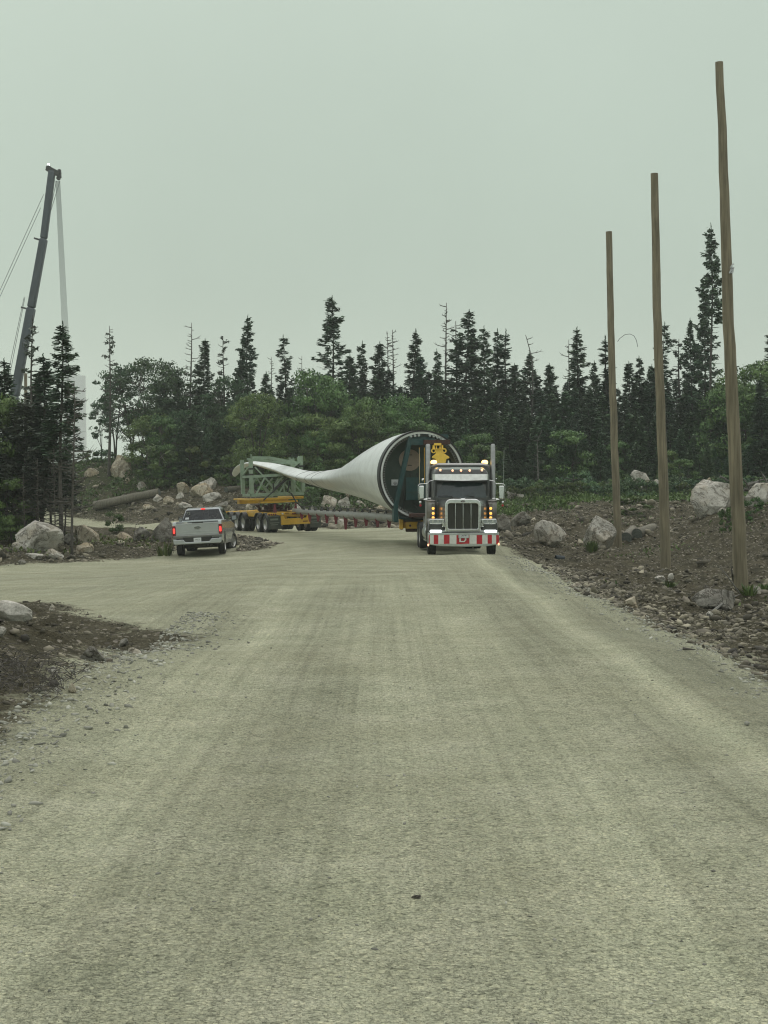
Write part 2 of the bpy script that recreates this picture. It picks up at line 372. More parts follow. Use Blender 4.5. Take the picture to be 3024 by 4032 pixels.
# ------------------------------------------------------------------ terrain
CP = [(x, y, 0.0) for y in (-20, 0, 10, 20, 30, 40, 50) for x in (-3, .6, 4.3)]
CP += [(-8.2,31.6,-.2),(-5,40,-.12),(-12,42,-.4),(-3,50,-.1),(-8,50,-.4),(-4,60,-.3),(-8.5,60.5,-.48),(-11.3,59,-.58),(-14.5,56,-.6),(-20,35,-.5),(-40,45,-1.2),
 (0,60,-.02),(3,60,0),(3,70,0),(0,75,.03),(-4.8,79,.06),(-3.3,88,0),(-7.6,76,0),(-7.5,85,.02),(-11.4,81.7,0),(-15.2,88.7,0),(-19.5,93,0),(-14,99.5,.3),(-23.5,112,.5),(-45,128,1),(-45,105,.4),(-4.6,64,-.06),(-6.4,72,0),(-8,65,-.38),
 (-12,68,-.2),(-16,62,-.3),(-15.6,64,.08),(-15,60,-.2),(-20,66,.3),(-30,60,0),(-22,80,.1),(-13,75,0),
 (-23.2,113.5,1.2),(-24.3,118,3.0),(-22.4,120,3.9),(-23.3,125,4.8),(-30.4,125,4.2),(-14.7,105,.45),(-15.1,108,1.3),(-14,114,3.0),(-10.5,108,2.1),(-9.5,98,.6),(-5.4,100,1.2),(-4.9,91,.25),(-1,94,.55),(-1.1,100,1.3),(3,93,1.2),(2.8,86,.4),(5.9,88,1.15),(7.7,92,1.5),
 (-8,114,2.5),(0,112,2.2),(10,112,2.2),(20,112,2.3),(30,112,2.4),(-25,140,4.2),(0,140,3),(30,140,3.2),(-60,140,3),(-60,90,.5),(60,120,3),(60,60,2),(0,200,3),(-80,200,3),(80,200,3),
 (5.6,12,-.06),(6.2,20,-.25),(6.3,30,-.45),(6.5,40,-.5),(6.7,50,-.5),(6.6,58,-.3),(9.3,38,-.31),(9.7,50.4,-.6),(10.05,63,-.43),(8,70,.97),(10,68,.4),(12.4,52,.28),(12.3,60,.55),(10.5,44,-.19),(14,61,1.35),(11,70,.95),(13,75,1.5),(7.9,66,.3),(7.2,62,-.1),(6.6,72,.6),
 (5.3,80,.8),(9.5,82,1.55),(15,82,1.6),(20,82,1.8),(20,60,1.8),(16,45,.5),(14,35,0),(14,20,0),(8,20,-.1),(8,8,-.1),(6.9,28,-.35),
 (-4.8,18.2,.36),(-6,18,.85),(-4.3,20.8,-.12),(-5.3,23.5,-.1),(-6.3,26,-.02),(-5,14,.15),(-8,20,.4),(-10,27,-.1),(-9,10,.3)]
CP = np.array(CP)
RP = np.array([(4.7,-20),(4.7,10),(4.7,20),(4.75,30),(5.1,40),(5.4,48),(5.3,56),(4.9,66),(4.2,74),(2.6,82.5),(-.2,87),(-3.3,88.5),(-8,92),(-14,99.5),(-23.5,112),(-45,128),(-45,103),(-19.5,93),(-15.2,88.7),(-11.4,81.7),(-7.6,76),(-6.4,72),(-4.6,65),(-5.0,62.3),(-6.1,62.3),(-6.3,66.8),(-9.3,66.8),(-9.6,61.2),(-11.3,59),(-14.5,56),(-40,48),(-40,38),(-20,35),(-8.2,31.6),(-6.7,30.1),(-5.3,26.1),(-3.1,23.2),(-3.4,18.3),(-3.6,13.8),(-3.6,-20)])
def _phi(r2): return np.where(r2 > 1e-9, .5*r2*np.log(np.maximum(r2, 1e-9)), 0)
SC = 20.0
_P = CP[:, :2]/SC
_K = _phi(((_P[:, None]-_P[None])**2).sum(-1))+np.eye(len(_P))*2e-4
_Q = np.c_[np.ones(len(_P)), _P]
_A = np.block([[_K, _Q], [_Q.T, np.zeros((3, 3))]])
_W = np.linalg.solve(_A, np.r_[CP[:, 2], 0, 0, 0])
def tps(x, y):
    x = np.atleast_1d(np.asarray(x, float)); y = np.atleast_1d(np.asarray(y, float))
    z = np.empty(len(x))
    for i in range(0, len(x), 20000):
        q = np.c_[x[i:i+20000], y[i:i+20000]]/SC
        k = _phi(((q[:, None]-_P[None])**2).sum(-1))
        z[i:i+20000] = k@_W[:-3]+_W[-3]+q@_W[-2:]
    far = np.clip((np.hypot(x, y-70)-75)/60, 0, 1); far = far*far*(3-2*far)
    return np.clip(z, -1.5, 6)*(1-far)+1.5*far
def roadsd(x, y):       # + inside, - outside
    x = np.atleast_1d(np.asarray(x, float)); y = np.atleast_1d(np.asarray(y, float))
    d = np.full(len(x), 1e9); ins = np.zeros(len(x), bool); n = len(RP)
    for i in range(n):
        a = RP[i]; b = RP[(i+1) % n]; e = b-a
        t = np.clip(((x-a[0])*e[0]+(y-a[1])*e[1])/(e@e), 0, 1)
        d = np.minimum(d, np.hypot(x-a[0]-t*e[0], y-a[1]-t*e[1]))
        c = ((a[1] > y) != (b[1] > y)); xx = a[0]+(y-a[1])/(e[1] if abs(e[1]) > 1e-9 else 1e-9)*e[0]
        ins ^= c & (x < xx)
    return np.where(ins, d, -d)
def gz(x, y):
    x = np.atleast_1d(np.asarray(x, float)); y = np.atleast_1d(np.asarray(y, float))
    s = roadsd(x, y)+(fbm(x*.9, y*.9, 5)-.5)*1.0
    k = np.clip(-s/1.2, 0, 1)
    r = (fbm(x*.45, y*.45, 1)-.5)*.55+(fbm(x*1.6, y*1.6, 2)-.5)*.42+(fbm(x*4, y*4, 3, 2)-.5)*.16
    rut = sum(a*np.exp(-((x-c-(fbm(y*.05, y*0+3, 21)-.5)*.4)/sg)**2) for c, sg, a in ((3.08, .22, -.018), (3.55, .16, .030), (2.55, .18, .014), (1.35, .3, -.012), (-1.9, .3, -.012), (-2.75, .2, .022)))*np.clip((52-y)/8, 0, 1)*np.clip(s/.6, 0, 1)*(.5+fbm(x*2, y*.8, 33))
    return tps(x, y)+r*k+rut+(fbm(x*.35, y*.12, 9)-.5)*.07*(1-k)
def g1(x, y): return float(gz(x, y)[0])
def cast(px, py, y0=8, y1=135):          # where a sight line meets the ground
    u = (px-1512)/F; wv = -(py-HZ)/F
    Y = np.arange(y0, y1, .1); zz = CH+wv*Y; g = gz(u*Y, Y); i = np.argmax(zz < g)
    if not (zz < g).any(): i = len(Y)-1
    return u*Y[i], Y[i], float(g[i])
def P3(px, py, Y): return ((px-1512)/F*Y, Y, CH-(py-HZ)/F*Y)

def groundmat():
    m, t, p = newmat('gravel_and_earth'); N = t.nodes.new; L = t.links.new
    p.inputs['Roughness'].default_value = .95; p.inputs['Specular IOR Level'].default_value = .15
    tcn = N('ShaderNodeTexCoord'); O = tcn.outputs['Object']
    def noise(sc, det=6, ro=.6, vec=O, scl=None):
        if scl:
            mp = N('ShaderNodeMapping'); mp.inputs['Scale'].default_value = scl; L(vec, mp.inputs[0]); vec = mp.outputs[0]
        n = N('ShaderNodeTexNoise'); n.inputs['Scale'].default_value = sc; n.inputs['Detail'].default_value = det; n.inputs['Roughness'].default_value = ro
        L(vec, n.inputs['Vector']); return n.outputs['Fac']
    def ramp(fac, stops):
        r = N('ShaderNodeValToRGB'); e = r.color_ramp.elements
        e[0].position = stops[0][0]; e[0].color = rgb(stops[0][1]); e[1].position = stops[-1][0]; e[1].color = rgb(stops[-1][1])
        for s in stops[1:-1]: q = e.new(s[0]); q.color = rgb(s[1])
        L(fac, r.inputs[0]); return r.outputs[0]
    def mix(f, a, b, bt='MIX'):
        x = N('ShaderNodeMix'); x.data_type = 'RGBA'; x.blend_type = bt
        for s, v in ((0, f), (6, a), (7, b)):
            if isinstance(v, (int, float)): x.inputs[s].default_value = v
            elif isinstance(v, tuple): x.inputs[s].default_value = rgb(v)
            else: L(v, x.inputs[s])
        return x.outputs[2]
    def mrng(v, a, b, c, d):
        x = N('ShaderNodeMapRange'); L(v, x.inputs[0])
        for i, k in enumerate((a, b, c, d)): x.inputs[i+1].default_value = k
        return x.outputs[0]
    def attr(n):
        a = N('ShaderNodeAttribute'); a.attribute_name = n; return a.outputs['Fac']
    # gravel: stones of a few centimetres in pale fines, shade painted into the gaps between them
    vo = N('ShaderNodeTexVoronoi'); vo.inputs['Scale'].default_value = 38; vo.inputs['Randomness'].default_value = 1; L(O, vo.inputs['Vector'])
    vo2 = N('ShaderNodeTexVoronoi'); vo2.inputs['Scale'].default_value = 17; L(O, vo2.inputs['Vector'])
    base = ramp(noise(1.1, 8, .62), [(.30, (.375, .385, .275)), (.55, (.465, .468, .345)), (.74, (.535, .53, .405))])
    base = mix(attr('lane'), base, mix(1.0, base, ramp(noise(1.0, 5, .6, scl=(8, .07, 1)), [(.32, (.84, .84, .83)), (.5, (1, 1, 1)), (.68, (1.10, 1.10, 1.09))]), 'MULTIPLY'))
    trk = mrng(attr('track'), -1, 1, .66, 1.26)
    tv = N('ShaderNodeCombineColor')
    for i in range(3): L(trk, tv.inputs[i])
    base = mix(1.0, base, tv.outputs[0], 'MULTIPLY')
    base = mix(mrng(noise(.35, 4), .4, .7, 0, .35), base, (.36, .345, .235))
    cellc = N('ShaderNodeSeparateColor'); L(vo.outputs['Color'], cellc.inputs[0])
    st = ramp(cellc.outputs[0], [(0, (.58, .59, .57)), (.12, (.88, .89, .87)), (.55, (1, 1, .98)), (1, (1.22, 1.20, 1.14))])
    base = mix(.9, base, st, 'MULTIPLY')
    gap = ramp(vo.outputs['Distance'], [(0, (1.08, 1.08, 1.07)), (.45, (1, 1, 1)), (.70, (.68, .69, .68))])
    base = mix(mrng(noise(9, 5, .7), .35, .6, 0, 1), base, mix(1.0, base, gap, 'MULTIPLY'))
    base = mix(1.0, base, ramp(noise(14, 5, .75), [(.28, (.80, .81, .80)), (.44, (1, 1, 1)), (.7, (1.06, 1.06, 1.05))]), 'MULTIPLY')
    fine = ramp(noise(70, 3, .7), [(.36, (.30, .32, .31)), (.44, (1, 1, 1)), (.7, (1.2, 1.19, 1.15))])
    base = mix(.8, base, fine, 'MULTIPLY')
    # loose earth
    e1 = ramp(noise(2.2, 9, .7), [(.28, (.036, .033, .019)), (.5, (.082, .074, .046)), (.66, (.140, .127, .084)), (.8, (.23, .21, .15))])
    e1 = mix(mrng(noise(.28, 4), .52, .66, 0, .22), e1, (.12, .09, .058))
    vs_ = ramp(noise(26, 4, .7), [(.35, (.55, .55, .55)), (.6, (1.1, 1.1, 1.1)), (.75, (1.7, 1.68, 1.6))])
    e1 = mix(.8, e1, vs_, 'MULTIPLY')
    vd = N('ShaderNodeTexVoronoi'); vd.inputs['Scale'].default_value = 9; L(O, vd.inputs['Vector'])
    sc_ = N('ShaderNodeSeparateColor'); L(vd.outputs['Color'], sc_.inputs[0])
    sm = N('ShaderNodeMath'); sm.operation = 'MULTIPLY'; L(mrng(sc_.outputs[0], .62, .66, 0, 1), sm.inputs[0]); L(mrng(vd.outputs['Distance'], .30, .42, 1, 0), sm.inputs[1])
    e1 = mix(sm.outputs[0], e1, ramp(sc_.outputs[1], [(0, (.10, .09, .07)), (1, (.30, .27, .22))]))
    gr = ramp(noise(1.4, 8, .7), [(.3, (.035, .042, .02)), (.7, (.085, .095, .045))])
    e2 = mix(attr('veg'), e1, gr)
    # edge between the two broken up by noise
    ed = N('ShaderNodeMath'); ed.operation = 'ADD'; L(attr('road'), ed.inputs[0]); L(mrng(noise(3.0, 8, .75), .2, .8, -.55, .55), ed.inputs[1])
    em = mrng(ed.outputs[0], .3, .72, 0, 1)
    L(mix(em, e2, base), p.inputs['Base Color'])
    b = N('ShaderNodeBump'); b.inputs['Strength'].default_value = 1; b.inputs['Distance'].default_value = .03
    L(vo.outputs['Distance'], b.inputs['Height']); b.invert = True
    b2 = N('ShaderNodeBump'); b2.inputs['Strength'].default_value = .55; b2.inputs['Distance'].default_value = .03
    L(noise(45, 4, .8), b2.inputs['Height']); L(b.outputs[0], b2.inputs['Normal'])
    b3 = N('ShaderNodeBump'); b3.inputs['Strength'].default_value = .7; b3.inputs['Distance'].default_value = .12
    L(noise(6, 6, .7), b3.inputs['Height']); L(b2.outputs[0], b3.inputs['Normal'])
    L(b3.outputs[0], p.inputs['Normal'])
    return m
GM = groundmat()

def track_attr(x, y):
    g = lambda c, s: np.exp(-((x-c)/s)**2)
    wob = (fbm(y*.05, y*0+3, 21)-.5)*.5
    xs = x
    main = np.zeros_like(x)
    for c, s, a in ((3.08, .17, .95), (2.35, .35, -.45), (3.95, .55, -.75), (1.35, .45, .5), (-.75, .45, -.35), (-1.9, .5, .45), (.25, .5, .28), (-2.9, .4, -.35)):
        main += a*np.exp(-((x-c-wob*(1 if a < .9 else .3))/s)**2)
    main += (fbm(x*2.2, y*.13, 31)-.5)*1.5
    across = (fbm(x*.10, y*1.4, 41)-.5)*2.2+(fbm(x*.3, y*.5, 42)-.5)*1.0
    k = np.clip((y-31)/7, 0, 1)*np.clip((3.2-x)/2.5, 0, 1)*np.clip((64-y)/6, 0, 1)
    k = np.maximum(k*.85, np.clip((y-60)/8, 0, 1))
    return np.clip(main*(1-k)+across*k*.8, -1, 1)

def make_ground():
    ys = [-20.0]
    while ys[-1] < 175:
        y = ys[-1]; ys.append(y+max(.11, min(.45, abs(y)*.0065)) if y > 5 else y+.6)
    while ys[-1] < 1500: ys.append(ys[-1]*1.12)
    xs = list(np.arange(-30, 30.01, .24))
    s = .3
    while xs[-1] < 1200: s *= 1.18; xs.append(xs[-1]+s)
    s = .3; L_ = [-30.0]
    while L_[-1] > -1200: s *= 1.18; L_.append(L_[-1]-s)
    xs = L_[1:][::-1]+xs
    xs = np.array(xs); ys = np.array(ys)
    X, Y = np.meshgrid(xs, ys); x = X.ravel(); y = Y.ravel(); z = gz(x, y)
    nx, ny = len(xs), len(ys)
    I = np.arange((nx*ny)).reshape(ny, nx)
    fc = np.stack([I[:-1, :-1], I[:-1, 1:], I[1:, 1:], I[1:, :-1]], -1).reshape(-1, 4)
    sdv = roadsd(x, y); rn = (fbm(x*.8, y*.8, 5)-.5)*1.1
    road = np.clip((sdv+rn)/1.0+.5, 0, 1); tr = track_attr(x, y); lane = 1-np.clip((y-33)/8, 0, 1)*np.clip((3.2-x)/2.5, 0, 1); lane = lane*(1-np.clip((y-60)/8, 0, 1))
    veg = np.clip((y-(97+14*np.clip((-7-x)/4, 0, 1)+(fbm(x*.2, y*.2, 8)-.5)*10))/6, 0, 1)*np.clip((fbm(x*.3, y*.3, 12)-.18)*4, 0, 1)
    veg = np.maximum(veg, np.clip((y-112)/6, 0, 1)); veg = np.where((x > 5) & (y > 72), np.maximum(veg, np.clip((y-79+(fbm(x*.3, y*.3, 8)-.5)*8)/5, 0, 1)*.9), veg)
    fcx = x[fc].mean(1); fcy = y[fc].mean(1); inr = roadsd(fcx, fcy) > 0
    side = inr & (fcx < -3.6) & (fcy < 63)
    for name, msk in (('ground', ~inr), ('gravel_road', inr & ~side), ('side_road', side)):
        ff = fc[msk]; used, inv = np.unique(ff, return_inverse=True)
        me = mkmesh(name, np.c_[x, y, z][used], inv.reshape(-1, 4), GM, smooth=True)
        for an, arr in (('road', road), ('track', tr), ('veg', veg), ('lane', lane)):
            at = me.attributes.new(an, 'FLOAT', 'POINT'); at.data.foreach_set('value', arr[used].astype(np.float32))
        tag(link(name, me), kind='structure')
make_ground()

# ------------------------------------------------------------------ rocks
def ico(sub):
    bm = bmesh.new(); bmesh.ops.create_icosphere(bm, subdivisions=sub, radius=1)
    v = np.array([p.co[:] for p in bm.verts]); f = [[q.index for q in fc.verts] for fc in bm.faces]; bm.free(); return v, f
ICO1, ICO2, ICO4 = ico(1), ico(2), ico(4)
def rock_verts(base, rng, sx, sy, sz, planes=17, rough=.035):
    v = base
    n = rng.normal(size=(planes, 3)); n /= np.linalg.norm(n, axis=1)[:, None]
    d = rng.uniform(.50, .84, planes)
    dot = v@n.T; r = np.where(dot > .05, d/np.maximum(dot, .05), 9).min(1); r = np.minimum(r, 1.02)
    r = r*(1+rough*(vnoise(v[:, 0]*3+v[:, 2]*2+7, v[:, 1]*3-v[:, 2]*2+9, int(rng.integers(999)))-.5)*2+rough*.5*(vnoise(v[:, 0]*8+v[:, 2]*5, v[:, 1]*8-v[:, 2]*6, 3)-.5)*2)
    v = v*r[:, None]; v[:, :2] *= (1-.22*v[:, 2:3]); v[:, 0] += v[:, 2]*rng.uniform(-.25, .25)
    mn, mx = v.min(0), v.max(0); v = (v-mn)/(mx-mn)*2-1
    return v*np.array([sx, sy, sz])
def boulder(px0, px1, py0, py1, label, m='rock', seed=0, Y=None, name='boulder', group='boulders along the road and on the banks', flat=1.0, sink=.32):
    if Y is None: x, Y, z = cast((px0+px1)/2, py1)
    else: x, _, z = P3((px0+px1)/2, py1, Y)
    wv = (px1-px0)/F*Y/2; hv = (py1-py0)/F*Y/2
    dv = wv*.8*flat; x = x*(Y+dv)/Y
    rng = np.random.default_rng(seed+int(px0*7+py0))
    hh = hv*(1+sink)
    v = rock_verts(ICO4[0], rng, wv, dv, hh); v = v*(1+.10*(fbm(v[:, 0]/wv*2.2+v[:, 2]/hh*1.4+30, v[:, 1]/dv*2.2-v[:, 2]/hh*1.9+30, 8)-.5)[:, None])
    o = link(name, mkmesh(name, v, ICO4[1], M[m], smooth=True, angle=16))
    o.location = (x, Y+dv, z+2*hv-hh)
    return tag(o, label, 'boulder', group)
BL = [
 (67,260,2055,2178,'largest pale dome-shaped boulder at the foot of the left trees','rock'),
 (292,392,2074,2146,'pale angular boulder just right of the thin dark trunk','rock_y'),
 (299,371,2137,2178,'low yellowish boulder with a grass tuft in front, by the thin dark trunk','rock_y'),
 (169,252,2161,2198,'flat whitish rock below the right end of the largest left boulder','rock'),
 (43,84,2135,2168,'small pointed rock left of the largest left boulder','rock'),
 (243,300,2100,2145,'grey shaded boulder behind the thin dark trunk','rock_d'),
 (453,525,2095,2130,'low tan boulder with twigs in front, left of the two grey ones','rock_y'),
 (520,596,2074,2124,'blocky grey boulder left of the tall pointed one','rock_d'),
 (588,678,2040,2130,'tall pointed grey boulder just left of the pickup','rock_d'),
 (87,170,2183,2204,'long flat slab at the side road edge under the largest left boulder','rock'),
 (70,102,2204,2224,'small flat stone on the far verge of the side road','rock_d'),
 (425,522,1789,1885,'tall leaning wedge boulder standing alone on the left hilltop','rock_y'),
 (468,503,1850,1886,'small boulder leaning on the foot of the hilltop wedge boulder','rock_y'),
 (333,392,1842,1882,'brownish boulder on the left hill below the white tower','rock_y'),
 (542,596,1896,1928,'lone rounded white boulder in the greenery of the left hill','rock'),
 (487,516,1880,1902,'small flat boulder in front of the hilltop wedge boulder','rock_y'),
 (695,750,1902,1948,'left boulder of the pale pile above the pickup','rock_y'),
 (746,842,1900,1960,'biggest blocky boulder of the pale pile above the pickup','rock_y'),
 (776,853,1880,1932,'topmost boulder of the pale pile above the pickup','rock'),
 (794,875,1938,1980,'low broken boulder at the right foot of the pale pile','rock'),
 (601,642,1948,1978,'small boulder lying on the far end of the fallen log','rock'),
 (692,726,1940,1964,'small round boulder at the left foot of the pale pile','rock'),
 (702,760,1976,2002,'pale boulder on the earth slope directly above the pickup roof','rock'),
 (1257,1328,1951,2006,'left one of two big white boulders under the blade','rock'),
 (1326,1384,1957,2004,'right one of two big white boulders under the blade','rock'),
 (1339,1387,1940,1964,'boulder lying behind the two big white ones, touching the blade outline','rock_y'),
 (1402,1450,1973,2003,'white boulder under the blade, right of the dark rubble','rock'),
 (1478,1516,1989,2014,'small pale boulder by the shrubs under the blade root','rock_y'),
 (1324,1364,2044,2084,'pale pointed boulder below the trailer beam','rock'),
 (900,921,1998,2022,'tan stone behind the leftmost trailer tyres','rock_y'),
 (967,995,1985,2014,'tan stone seen under the green frame above the dolly wheels','rock_y'),
 (1986,2070,1930,1972,'long white boulder in the grass right of the tractor mirror','rock'),
 (2079,2119,1928,1958,'small white boulder with a dead branch on it, right of the long white one','rock'),
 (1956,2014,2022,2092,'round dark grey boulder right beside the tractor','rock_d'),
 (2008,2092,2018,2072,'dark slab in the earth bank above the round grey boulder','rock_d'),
 (2100,2230,2051,2154,'long flat pale slab lying on the bank right of the tractor','rock'),
 (2291,2428,2032,2158,'large pale boulder left behind the shortest pole','rock'),
 (2932,3100,1902,1992,'broad pale boulder at the right picture edge behind the tallest pole','rock'),
 (2826,2872,2000,2036,'small pale rock at the foot of the biggest right boulder','rock'),
 (2716,2900,2322,2400,'broad low boulder on the bank in front of the tallest pole','rock_d'),
 (2577,2620,2272,2300,'pale stone at the foot of the middle pole, left of it','rock'),
 (2628,2654,2258,2290,'upright pale stone at the foot of the middle pole, right of it','rock'),
 (2245,2292,2293,2316,'pale flat stone on the road edge left of the middle pole','rock'),
 (2292,2328,2312,2330,'small stone on the road edge right of the pale flat one','rock'),
 (2455,2512,2350,2392,'tan stone on the road edge left of the low pale boulder','rock_y'),
 (2966,3000,2308,2340,'white stone right of the tallest pole foot','rock'),
 (2780,2810,2418,2442,'small white stone below the low pale boulder','rock'),
 (-40,138,2368,2450,'broad pale boulder with rusty end at the left edge of the near dirt island','rock'),
 (-30,24,2474,2514,'pale stone cut by the left picture edge below the broad pale boulder','rock'),
 (193,219,2382,2408,'small slanting stone on the crest of the near dirt island','rock'),
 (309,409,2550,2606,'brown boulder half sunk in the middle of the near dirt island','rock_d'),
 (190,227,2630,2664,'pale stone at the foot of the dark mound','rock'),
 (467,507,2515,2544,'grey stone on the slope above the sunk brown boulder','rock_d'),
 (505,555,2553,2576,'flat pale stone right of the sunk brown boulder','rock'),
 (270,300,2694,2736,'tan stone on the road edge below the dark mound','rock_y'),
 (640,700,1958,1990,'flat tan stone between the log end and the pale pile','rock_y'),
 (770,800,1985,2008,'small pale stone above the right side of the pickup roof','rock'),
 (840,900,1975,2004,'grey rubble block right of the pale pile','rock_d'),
 (560,600,1985,2004,'low tan stone on the earth below the log end','rock_y'),
 (1150,1190,1985,2015,'pale stone seen between the green frame and the blade','rock'),
 (1206,1250,1990,2022,'grey stone left of the two big white boulders','rock_d'),
 (2480,2562,1850,1912,'white block half hidden behind the shrubs right of the shortest pole','rock'),
 (2566,2602,1886,1914,'small white rock by the shrubs just left of the middle pole','rock'),
]
for i, b in enumerate(BL):
    far = 100 if b[0] in (2480, 2566) else None
    boulder(*b[:6], seed=i, Y=far)
boulder(2711, 2905, 1886, 2020, 'biggest boulder of the right bank, grey, just left of the tallest pole', 'rock', seed=91)
boulder(2774, 2802, 1878, 1906, 'yellowish rock perched on top of the biggest right boulder', 'rock_y', seed=92, Y=63.6)

def _shard(k):
    g = np.random.default_rng(k); v = ICO1[0]*g.uniform(.45, 1.15, (len(ICO1[0]), 1))*np.array([1, g.uniform(.6, 1), g.uniform(.5, .9)]); return v/np.abs(v).max()
TPL = [_shard(k) for k in range(40)]
def rubble(name, pts, label, m, flat=(.45, .95)):
    g = np.random.default_rng(5); P_ = np.array(pts); V = []; Fc = []; n = 0; which = g.integers(0, 40, len(P_)); 
    for k in range(40):
        q = P_[which == k]; mN = len(q)
        if not mN: continue
        t = TPL[k]; f = np.array(ICO1[1])
        sc = q[:, 3, None]*np.c_[g.uniform(.8, 1.5, mN), g.uniform(.6, 1.1, mN), g.uniform(*flat, mN)]
        v = t[None]*sc[:, None]; a = g.uniform(0, 6.3, mN); ti = g.normal(0, .35, mN)
        x_, z_ = v[..., 0]*np.cos(ti)[:, None]-v[..., 2]*np.sin(ti)[:, None], v[..., 0]*np.sin(ti)[:, None]+v[..., 2]*np.cos(ti)[:, None]
        c, s_ = np.cos(a)[:, None], np.sin(a)[:, None]; y_ = v[..., 1]
        v = np.stack([x_*c-y_*s_, x_*s_+y_*c, z_], -1)+(q[:, :3]+np.c_[np.zeros((mN, 2)), q[:, 3]*.10])[:, None]
        V.append(v.reshape(-1, 3)); Fc.append((f[None]+(np.arange(mN)*len(t))[:, None, None]+n).reshape(-1, 3)); n += mN*len(t)
    o = link(name, mkmesh(name, np.vstack(V), np.vstack(Fc), M[m]))
    return tag(o, label, name.split('_')[-1], kind='stuff')
rng = np.random.default_rng(11); pts = []
def scatter(n, x0, x1, y0, y1, r0, r1, power=3.0, edge=None, keep=.5, rin=.15):
    x = rng.uniform(x0, x1, n); y = rng.uniform(y0, y1, n); sdv = roadsd(x, y)
    ok = (sdv < rin) & (np.abs(x/y) < .28) & (fbm(x*.5, y*.5, 77) > 1-keep-.12+.12*(vnoise(x*2, y*2, 4)-.5))
    if edge: ok &= sdv > -edge
    x, y = x[ok], y[ok]; z = gz(x, y); r = r0+(r1-r0)*rng.uniform(0, 1, len(x))**power
    pts.extend(zip(x, y, z, r))
for (n, a, p_, kp) in ((15000, .008, 2, .75), (700, .03, 3, .5)):
    scatter(n, 4.5, 9, 14, 34, a, a*3.6, p_, keep=kp); scatter(n, -10, -3, 12, 32, a, a*3.2, p_, keep=kp)
scatter(4500, 4.5, 6.6, 12, 50, .012, .09, 3, edge=1.8, keep=.95, rin=.4)
scatter(10000, 4.8, 17, 32, 62, .014, .06, 2, keep=.6); scatter(1100, 4.8, 17, 32, 62, .05, .20, 4, keep=.42)
scatter(11000, 5, 24, 60, 84, .02, .09, 2, keep=.7); scatter(700, 5, 24, 60, 84, .1, .32, 3, keep=.45)
scatter(6000, -18, -5, 54, 74, .025, .09, 2, keep=.75); scatter(500, -18, -5, 54, 74, .09, .26, 3)
scatter(6500, -34, -8, 96, 124, .04, .15, 2, keep=.75); scatter(700, -34, -8, 96, 124, .14, .40, 3)
scatter(3500, -9, 8, 84, 104, .04, .14, 2, keep=.85); scatter(650, -9, 8, 84, 104, .14, .42, 3, keep=.8)
scatter(700, 5.0, 9.5, 20, 52, .05, .15, 2, keep=.5); scatter(260, -9, -3.2, 13, 28, .03, .10, 2, keep=.7)
scatter(2500, -9.5, -4.4, 61, 75, .03, .12, 2, keep=.98)
rubble('loose_rubble', pts, 'broken stones and rubble scattered over the bare earth banks', 'rubble')
pts = []
x = rng.uniform(-4, 5, 1400); y = 5+rng.uniform(0, 1, 1400)**1.5*45
k = roadsd(x, y) > .1; x, y = x[k], y[k]
pts = list(zip(x, y, gz(x, y), .005+.014*rng.uniform(0, 1, len(x))**3))
k = 3500; x = 4.8-np.abs(rng.normal(0, .45, k)); y = rng.uniform(10, 50, k); pts += list(zip(x, y, gz(x, y), .009+.035*rng.uniform(0, 1, k)**4))
k = 3500; x = -3.6+np.abs(rng.normal(0, .5, k)); y = rng.uniform(8, 27, k); pts += list(zip(x, y, gz(x, y), .009+.035*rng.uniform(0, 1, k)**4))
rubble('loose_gravel', pts, 'single loose stones lying on the gravel road', 'chips')
x, y, z = cast(1638, 3545, 4)
v = rock_verts(ICO2[0], np.random.default_rng(3), .026, .017, .011)
tag(link('stone', mkmesh('stone', v, ICO2[1], M['rock_d'], smooth=True, angle=30), loc=(x, y, z+.008)), 'single dark stone lying alone in the middle of the near road', 'stone')

# ------------------------------------------------------------------ trees
def quads(c, a, b):          # c centres, a/b half axis vectors -> verts, faces
    v = np.stack([c-a-b, c+a-b*.6, c+a*1.1+b*.6, c-a+b], 1).reshape(-1, 3)
    f = np.arange(len(c)*4).reshape(-1, 4); return v, f
def unit(v): return v/np.maximum(np.linalg.norm(v, axis=1), 1e-6)[:, None]

